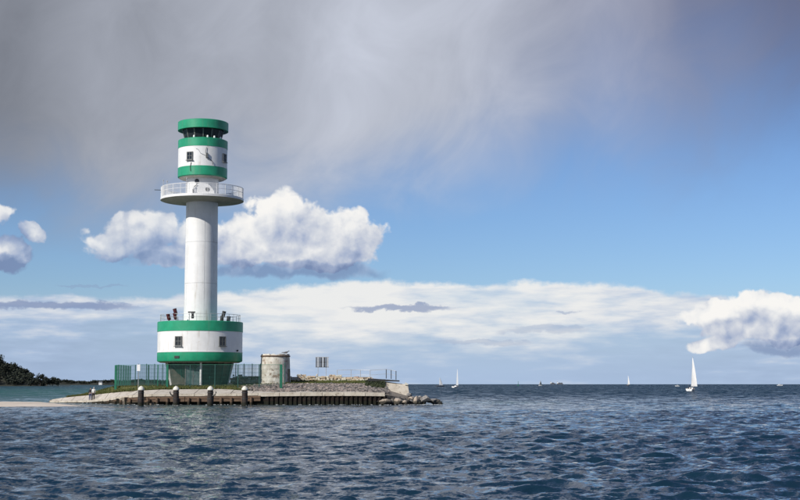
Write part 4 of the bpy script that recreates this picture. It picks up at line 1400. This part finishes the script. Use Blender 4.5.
def build_gull():
    g = thing('gull', 'dark gull perched on the right rim of the round bunker', 'bird', (-13.35, 158.6, 5.66))
    g.rotation_euler = (0, 0, R(15))
    g.scale = (1.35, 1.35, 1.35)
    body = MB()
    n = 14
    secs = [(-.26, .16, .012), (-.18, .17, .045), (-.08, .175, .075), (.02, .185, .085), (.10, .205, .075), (.16, .245, .05), (.19, .285, .042), (.225, .31, .045), (.265, .315, .03), (.285, .312, .014)]
    V, F = [], []
    for x, z, r in secs:
        for k in range(n):
            a = 2 * math.pi * k / n
            V.append((x, r * .85 * math.cos(a), z + r * math.sin(a)))
    for i in range(len(secs) - 1):
        for k in range(n):
            F.append((i * n + k, i * n + (k + 1) % n, (i + 1) * n + (k + 1) % n, (i + 1) * n + k))
    F += [tuple(range(n - 1, -1, -1)), tuple((len(secs) - 1) * n + k for k in range(n))]
    body.add(V, F).build('body', M['gull'], g, smooth=60)
    MB().hexa([(-.42, -.05, .15), (-.20, -.05, .13), (-.20, .05, .13), (-.42, .05, .15), (-.42, -.05, .165), (-.20, -.04, .19), (-.20, .04, .19), (-.42, .05, .165)]).build('tail', M['gull'], g)
    for s in (-1, 1):
        MB().hexa([(-.38, s * .05, .17), (.08, s * .085, .14), (.08, s * .06, .14), (-.38, s * .03, .17), (-.36, s * .05, .20), (.08, s * .085, .25), (.08, s * .06, .25), (-.36, s * .03, .20)]).build('wing', M['gull'], g)
        MB().tube([(.0, s * .03, .12), (.0, s * .03, .0)], .009, 6).build('leg', M['beak'], g)
        MB().box((.02, s * .03, .004), (.07, .045, .008)).build('foot', M['beak'], g)
        MB().lathe([(0, -.006), (.007, 0), (0, .006)], 8).build('eye', M['dark_metal'], g, loc=(.235, s * .036, .325))
    MB().tube([(.28, 0, .312), (.34, 0, .306), (.36, 0, .298)], .012, 8, r1=.003).build('beak', M['beak'], g)


build_gull()


def build_board():
    b = thing('slatted_board', 'grey slatted board on two thin posts above the old stone wall', 'sign board', (-9.62, 167.2, 2.4))
    for i in range(8):
        x = -.70 + .20 * i
        MB().box((x, 0, 2.50), (.165, .05, 1.20)).build('slat', M['galv' if i % 3 == 1 else ('dark_metal' if i % 2 else 'ship')], b, smooth=0)
    MB().box((0, .05, 3.12), (1.66, .06, .08)).box((0, .05, 1.90), (1.66, .06, .08)).box((0, .05, 2.5), (1.60, .05, .08)).build('frame', M['galv'], b, smooth=0)
    for s in (-.5, .5):
        MB().tube([(s, .10, -.4), (s, .10, 3.1)], .03, 8).build('post', M['galv'], b)


build_board()


# ------------------------------------------------------------------ two people on the quay's left end
def skin_mesh(name, joints, edges, m, parent, sub=2):
    me = bpy.data.meshes.new(name)
    keys = list(joints)
    me.from_pydata([joints[k][0] for k in keys], [(keys.index(a), keys.index(b)) for a, b in edges], [])
    o = bpy.data.objects.new(name, me)
    COL.objects.link(o)
    md = o.modifiers.new('skin', 'SKIN')
    md.use_smooth_shade = True
    for i, k in enumerate(keys):
        r = joints[k][1]
        me.skin_vertices[0].data[i].radius = r if isinstance(r, tuple) else (r, r)
        me.skin_vertices[0].data[i].use_root = (i == 0)
    s = o.modifiers.new('sub', 'SUBSURF')
    s.levels = s.render_levels = sub
    o.parent = parent
    me.materials.append(m)
    return o


def person(label, loc, rz, height, top, legs, hair, lean, arms, open_front=None):
    P = thing('person', label, 'person', loc, rz)
    k = height / 1.75
    V = lambda x, y, z: Vector((x + lean * z * .10, y, z)) * k
    J, E = {}, []
    def j(n, x, y, z, r, to=None):
        J[n] = (V(x, y, z), r * k if not isinstance(r, tuple) else (r[0] * k, r[1] * k))
        if to:
            E.append((to, n))
    j('pelvis', 0, 0, .95, (.13, .10))
    j('waist', 0, 0, 1.10, (.125, .095), 'pelvis')
    j('chest', 0, .01, 1.30, (.15, .105), 'waist')
    j('neckb', 0, .01, 1.45, (.075, .07), 'chest')
    j('neck', 0, 0, 1.50, .052, 'neckb')
    j('jaw', 0, -.015, 1.565, (.062, .070), 'neck')
    j('head', 0, -.005, 1.64, (.078, .092), 'jaw')
    j('crown', 0, .005, 1.715, (.058, .070), 'head')
    j('nose', 0, -.115, 1.61, .012, 'head')
    for s, n in ((-1, 'l'), (1, 'r')):
        j('hip' + n, s * .095, 0, .88, .095, 'pelvis')
        j('knee' + n, s * .11, -.02, .50, .062, 'hip' + n)
        j('calf' + n, s * .115, .02, .33, .058, 'knee' + n)
        j('ank' + n, s * .12, .02, .09, .040, 'calf' + n)
        j('toe' + n, s * .14, -.16, .04, .038, 'ank' + n)
        j('sho' + n, s * .17, .01, 1.42, .060, 'chest')
        ex, ey, ez, hx, hy, hz = arms
        j('elb' + n, s * (.17 + ex), ey, ez, .043, 'sho' + n)
        j('wri' + n, s * hx, hy, hz, .030, 'elb' + n)
        j('palm' + n, s * (hx - .01), hy - .03, hz - .07, (.034, .022), 'wri' + n)
        for q in range(4):
            j('f%d%s' % (q, n), s * (hx - .01) + (q - 1.5) * .018, hy - .045, hz - .12, .009, 'palm' + n)
            j('g%d%s' % (q, n), s * (hx - .01) + (q - 1.5) * .018, hy - .035, hz - .155 + .008 * abs(q - 1.5), .0075, 'f%d%s' % (q, n))
        j('t' + n, s * (hx - .05), hy - .05, hz - .085, .010, 'palm' + n)
    skin_mesh('body', J, E, M['skin'], P)
    def grow(names, edges, d, m, nm):
        jj = {n: (J[n][0], tuple(a + d * k for a in J[n][1]) if isinstance(J[n][1], tuple) else J[n][1] + d * k) for n in names}
        skin_mesh(nm, jj, edges, m, P)
    grow(['chest', 'waist', 'pelvis', 'neckb', 'shol', 'elbl', 'wril', 'shor', 'elbr', 'wrir'], [('chest', 'waist'), ('waist', 'pelvis'), ('chest', 'neckb'), ('chest', 'shol'), ('shol', 'elbl'), ('elbl', 'wril'), ('chest', 'shor'), ('shor', 'elbr'), ('elbr', 'wrir')], .022, top, 'jacket')
    grow(['pelvis', 'hipl', 'kneel', 'calfl', 'ankl', 'hipr', 'kneer', 'calfr', 'ankr'], [('pelvis', 'hipl'), ('hipl', 'kneel'), ('kneel', 'calfl'), ('calfl', 'ankl'), ('pelvis', 'hipr'), ('hipr', 'kneer'), ('kneer', 'calfr'), ('calfr', 'ankr')], .018, legs, 'trousers')
    for n in 'lr':
        grow(['ank' + n, 'toe' + n], [('ank' + n, 'toe' + n)], .014, M['dark_metal'], 'shoe')
    c = V(0, .02, 1.675)
    hm = MB().lathe([(.088 * k, -.07 * k), (.098 * k, -.01 * k), (.088 * k, .045 * k), (.055 * k, .078 * k), (0, .088 * k)], 18)
    hm.v = [(x, y * 1.15 + (.03 * k if y < 0 and z < 0 else 0), z) for x, y, z in hm.v]
    hm.build('hair', hair, P, smooth=60, loc=c)
    for s in (-1, 1):
        MB().lathe([(0, -.008 * k), (.009 * k, 0), (0, .008 * k)], 8).build('eye', M['dark_metal'], P, loc=V(s * .03, -.088, 1.645))
    return P


person('standing person in dark jacket and blue jeans at the quay end', (-36.10, 158.2, .31), R(20), 1.47, M['jacket_dark'], M['jeans'], M['hair_dark'], .3, (.06, .03, 1.16, .20, -.10, .98))
person('standing grey-haired person in white top and dark trousers at the quay end', (-35.66, 157.75, .33), R(-150), 1.54, M['shirt_white'], M['trousers_dark'], M['hair_grey'], -.6, (.05, .02, 1.15, .19, -.06, .92))


# ------------------------------------------------------------------ boats
def sail_mesh(tack, clew, head, belly, side, thick=.02, roach=0.0):
    tack, clew, head = Vector(tack), Vector(clew), Vector(head)
    mb = MB()
    nu, nv = 10, 16
    nrm = (clew - tack).cross(head - tack).normalized() * side
    back = (clew - tack).normalized()
    V = []
    for sgn in (0, 1):
        for j in range(nv + 1):
            v = j / nv
            a = tack.lerp(head, v)
            b = clew.lerp(head, v) + back * (roach * math.sin(math.pi * v))
            for i in range(nu + 1):
                u = i / nu
                p = a.lerp(b, u) + nrm * (belly * math.sin(math.pi * min(u ** .7, 1)) * (1 - v * .55) * math.sin(math.pi * (.15 + .85 * (1 - v))) ** .5 if v < 1 else 0)
                V.append(p + nrm * (sgn * thick))
    w = nu + 1
    o = (nv + 1) * w
    F = []
    for j in range(nv):
        for i in range(nu):
            q = (j * w + i, j * w + i + 1, (j + 1) * w + i + 1, (j + 1) * w + i)
            F += [q, tuple(o + k for k in reversed(q))]
    mb.add(V, F)
    return mb


def sailboat(label, loc, heading, L, mast, boom_deg, heel, main_m, jib_m, hull_m, jib=True):
    """Bow points along local +Y before the heading turn."""
    b = thing('sailboat', label, 'sailboat', loc, 0, 'sailboats out on the water')
    b.rotation_euler = (0, R(heel), R(heading))
    secs = []
    n = 12
    for i in range(n + 1):
        t = i / n
        y = -L * .5 + L * t
        hw = L * .165 * (math.sin(math.pi * (.22 + .78 * t)) ** .75 if t < 1 else 0.0)
        secs.append((y, max(hw, .01), L * (.085 + .035 * t ** 2), -.28 + .25 * t ** 6))
    V = []
    for y, hw, fb, kz in secs:
        V += [(-hw, y, fb), (-hw * .96, y, fb * .4), (-hw * .62, y, -.08), (0, y, kz), (hw * .62, y, -.08), (hw * .96, y, fb * .4), (hw, y, fb)]
    F = [(i * 7 + k, i * 7 + k + 1, (i + 1) * 7 + k + 1, (i + 1) * 7 + k) for i in range(n) for k in range(6)]
    F.append((6, 5, 4, 3, 2, 1, 0))
    MB().add(V, F).build('hull', hull_m, b, smooth=50)
    D = MB()
    D.add([p for y, hw, fb, kz in secs for p in ((-hw * .97, y, fb - .02), (hw * .97, y, fb - .02))], [(2 * i, 2 * i + 1, 2 * i + 3, 2 * i + 2) for i in range(n)])
    D.build('deck', M['deck'], b)
    cz = L * .085
    MB().hexa([(-L * .09, -L * .12, cz), (L * .09, -L * .12, cz), (L * .06, L * .24, cz + .1), (-L * .06, L * .24, cz + .1), (-L * .075, -L * .10, cz + L * .05), (L * .075, -L * .10, cz + L * .05), (L * .05, L * .16, cz + L * .04), (-L * .05, L * .16, cz + L * .04)]).build('cabin', hull_m, b, smooth=0)
    my = L * .10
    MB().tube([(0, my, cz), (0, my, mast)], L * .011, 8, r1=L * .006).build('mast', M['galv'], b)
    bz = cz + L * .10
    bd = R(boom_deg)
    bl = L * .42
    end = (math.sin(bd) * bl, my - math.cos(bd) * bl, bz + .1)
    MB().tube([(0, my, bz), end], L * .008, 8).build('boom', M['galv'], b)
    sd_ = 1 if boom_deg > 0 else -1
    sail_mesh((0, my - .05, bz + .1), end, (0, my - .1, mast * .97), L * .045, sd_, roach=L * .03).build('mainsail', main_m, b, smooth=60)
    if jib:
        MB().tube([(0, L * .48, L * .11), (0, my, mast * .93)], .02, 5).build('forestay', M['galv'], b)
        sail_mesh((0, L * .47, L * .13), (math.sin(bd) * L * .22, my - L * .06, bz), (0, my + .12, mast * .90), L * .05, sd_).build('jib', jib_m, b, smooth=60)
    MB().tube([(L * .12, my, L * .1), (0, my, mast * .9)], .012, 4).build('shroud', M['galv'], b)
    MB().tube([(-L * .12, my, L * .1), (0, my, mast * .9)], .012, 4).build('shroud', M['galv'], b)
    ru = MB().box((0, -L * .5 - .05, .1), (.06, .3, .9))
    ru.build('rudder', hull_m, b, smooth=0)
    for s in (-.3, .3):
        c = MB().lathe([(0, 0), (.17, .02), (.20, .3), (.16, .52), (.09, .58), (.11, .68), (.08, .80), (0, .83)], 10)
        c.build('crew_figure', M['jacket_dark'], b, loc=(s, -L * .30, cz - .05))
    return b


sailboat('large white sailboat with tall sails, nearest on the right', (93.6, 437.0, 0.0), -20, 8.4, 11.2, 40, 4, M['sail'], M['sail_grey'], M['hull_white'])
sailboat('small sailboat with pale grey sails just right of the island tip', (36.0, 880.0, 0.0), -24, 8.5, 12.8, 44, 5, M['sail_grey'], M['sail'], M['hull_white'])
sailboat('distant sailboat with white sails left of the largest sailboat', (335.5, 2000.0, 0.0), -22, 11, 15.5, 52, 3, M['sail'], M['sail'], M['hull_dark'])
sailboat('tiny sailboat with grey-green sail on the horizon mid-picture', (187.0, 1800.0, 0.0), 120, 7.5, 7.5, 20, 2, M['fence_dark'], M['sail'], M['hull_white'])
sailboat('tiny dark sailboat on the horizon beside the island tip', (37.0, 1250.0, 0.0), 80, 8.0, 9.0, 25, 12, M['sail_grey'], M['sail_grey'], M['hull_dark'], jib=False)


def motor_boat(label, loc, heading, L, m):
    b = thing('motor_boat', label, 'boat', loc, R(heading), 'far motor boats')
    MB().hexa([(-L * .5, -L * .12, -.3), (L * .5, -L * .02, -.3), (L * .5, L * .02, -.3), (-L * .5, L * .12, -.3), (-L * .5, -L * .15, L * .13), (L * .58, -L * .03, L * .19), (L * .58, L * .03, L * .19), (-L * .5, L * .15, L * .13)]).build('hull', m, b, smooth=0)
    MB().box((-L * .08, 0, L * .20), (L * .42, L * .20, L * .16), 0, .85).build('cabin', m, b, smooth=0)
    MB().box((-L * .06, 0, L * .215), (L * .43, L * .205, L * .05), 0, .97).build('window_band', M['glass'], b, smooth=0)
    MB().tube([(-L * .1, 0, L * .27), (-L * .1, 0, L * .48)], L * .01, 5).build('mast', M['galv'], b)


motor_boat('small white motor boat on the horizon just left of the largest sailboat', (284.0, 1390.0, 0), 200, 4.6, M['hull_white'])
motor_boat('small white motor boat on the horizon, farthest right', (560.0, 2000.0, 0), 10, 8, M['hull_white'])


def cargo_ship(label, loc, L, blocks):
    s = thing('cargo_ship', label, 'ship', loc, R(4), 'ships on the horizon')
    MB().hexa([(-L * .48, -9, -1), (L * .46, -2, -1), (L * .46, 2, -1), (-L * .48, 9, -1), (-L * .5, -10, 9), (L * .5, -2, 11), (L * .5, 2, 11), (-L * .5, 10, 9)]).build('hull', M['ship'], s, smooth=0)
    MB().box((-L * .38, 0, 18), (L * .12, 16, 18)).build('bridge', M['house_white'], s, smooth=0)
    MB().box((-L * .42, 0, 30), (L * .04, 5, 7)).build('funnel', M['hull_dark'], s, smooth=0)
    for i in range(blocks):
        MB().box((-L * .22 + L * .17 * i, 0, 13 + 2 * (i % 2)), (L * .13, 15, 8 + 4 * (i % 2))).build('container_stack', M['ship'], s, smooth=0)


cargo_ship('grey cargo ship far off on the horizon, mid-picture', (1580.0, 14000.0, 0), 60, 3)
cargo_ship('longer grey cargo ship far off, right of the other ship', (1745.0, 14800.0, 0), 70, 4)


def beacon(label, loc, h):
    b = thing('beacon', label, 'beacon', loc)
    MB().lathe([(0, -.5), (1.3, -.5), (1.4, .2), (1.1, .7), (.35, .9), (.25, h * .8), (0, h * .8)], 16).build('buoy_body', M['fence_green'], b)
    MB().tube([(0, 0, h * .75), (0, 0, h)], .12, 8).build('pole', M['dark_metal'], b)
    MB().lathe([(0, h * .86), (.55, h * .86), (.0, h)], 14).build('topmark', M['fence_green'], b)


beacon('thin dark navigation beacon on the horizon between island tip and ships', (165.5, 1900.0, 0), 6.5)
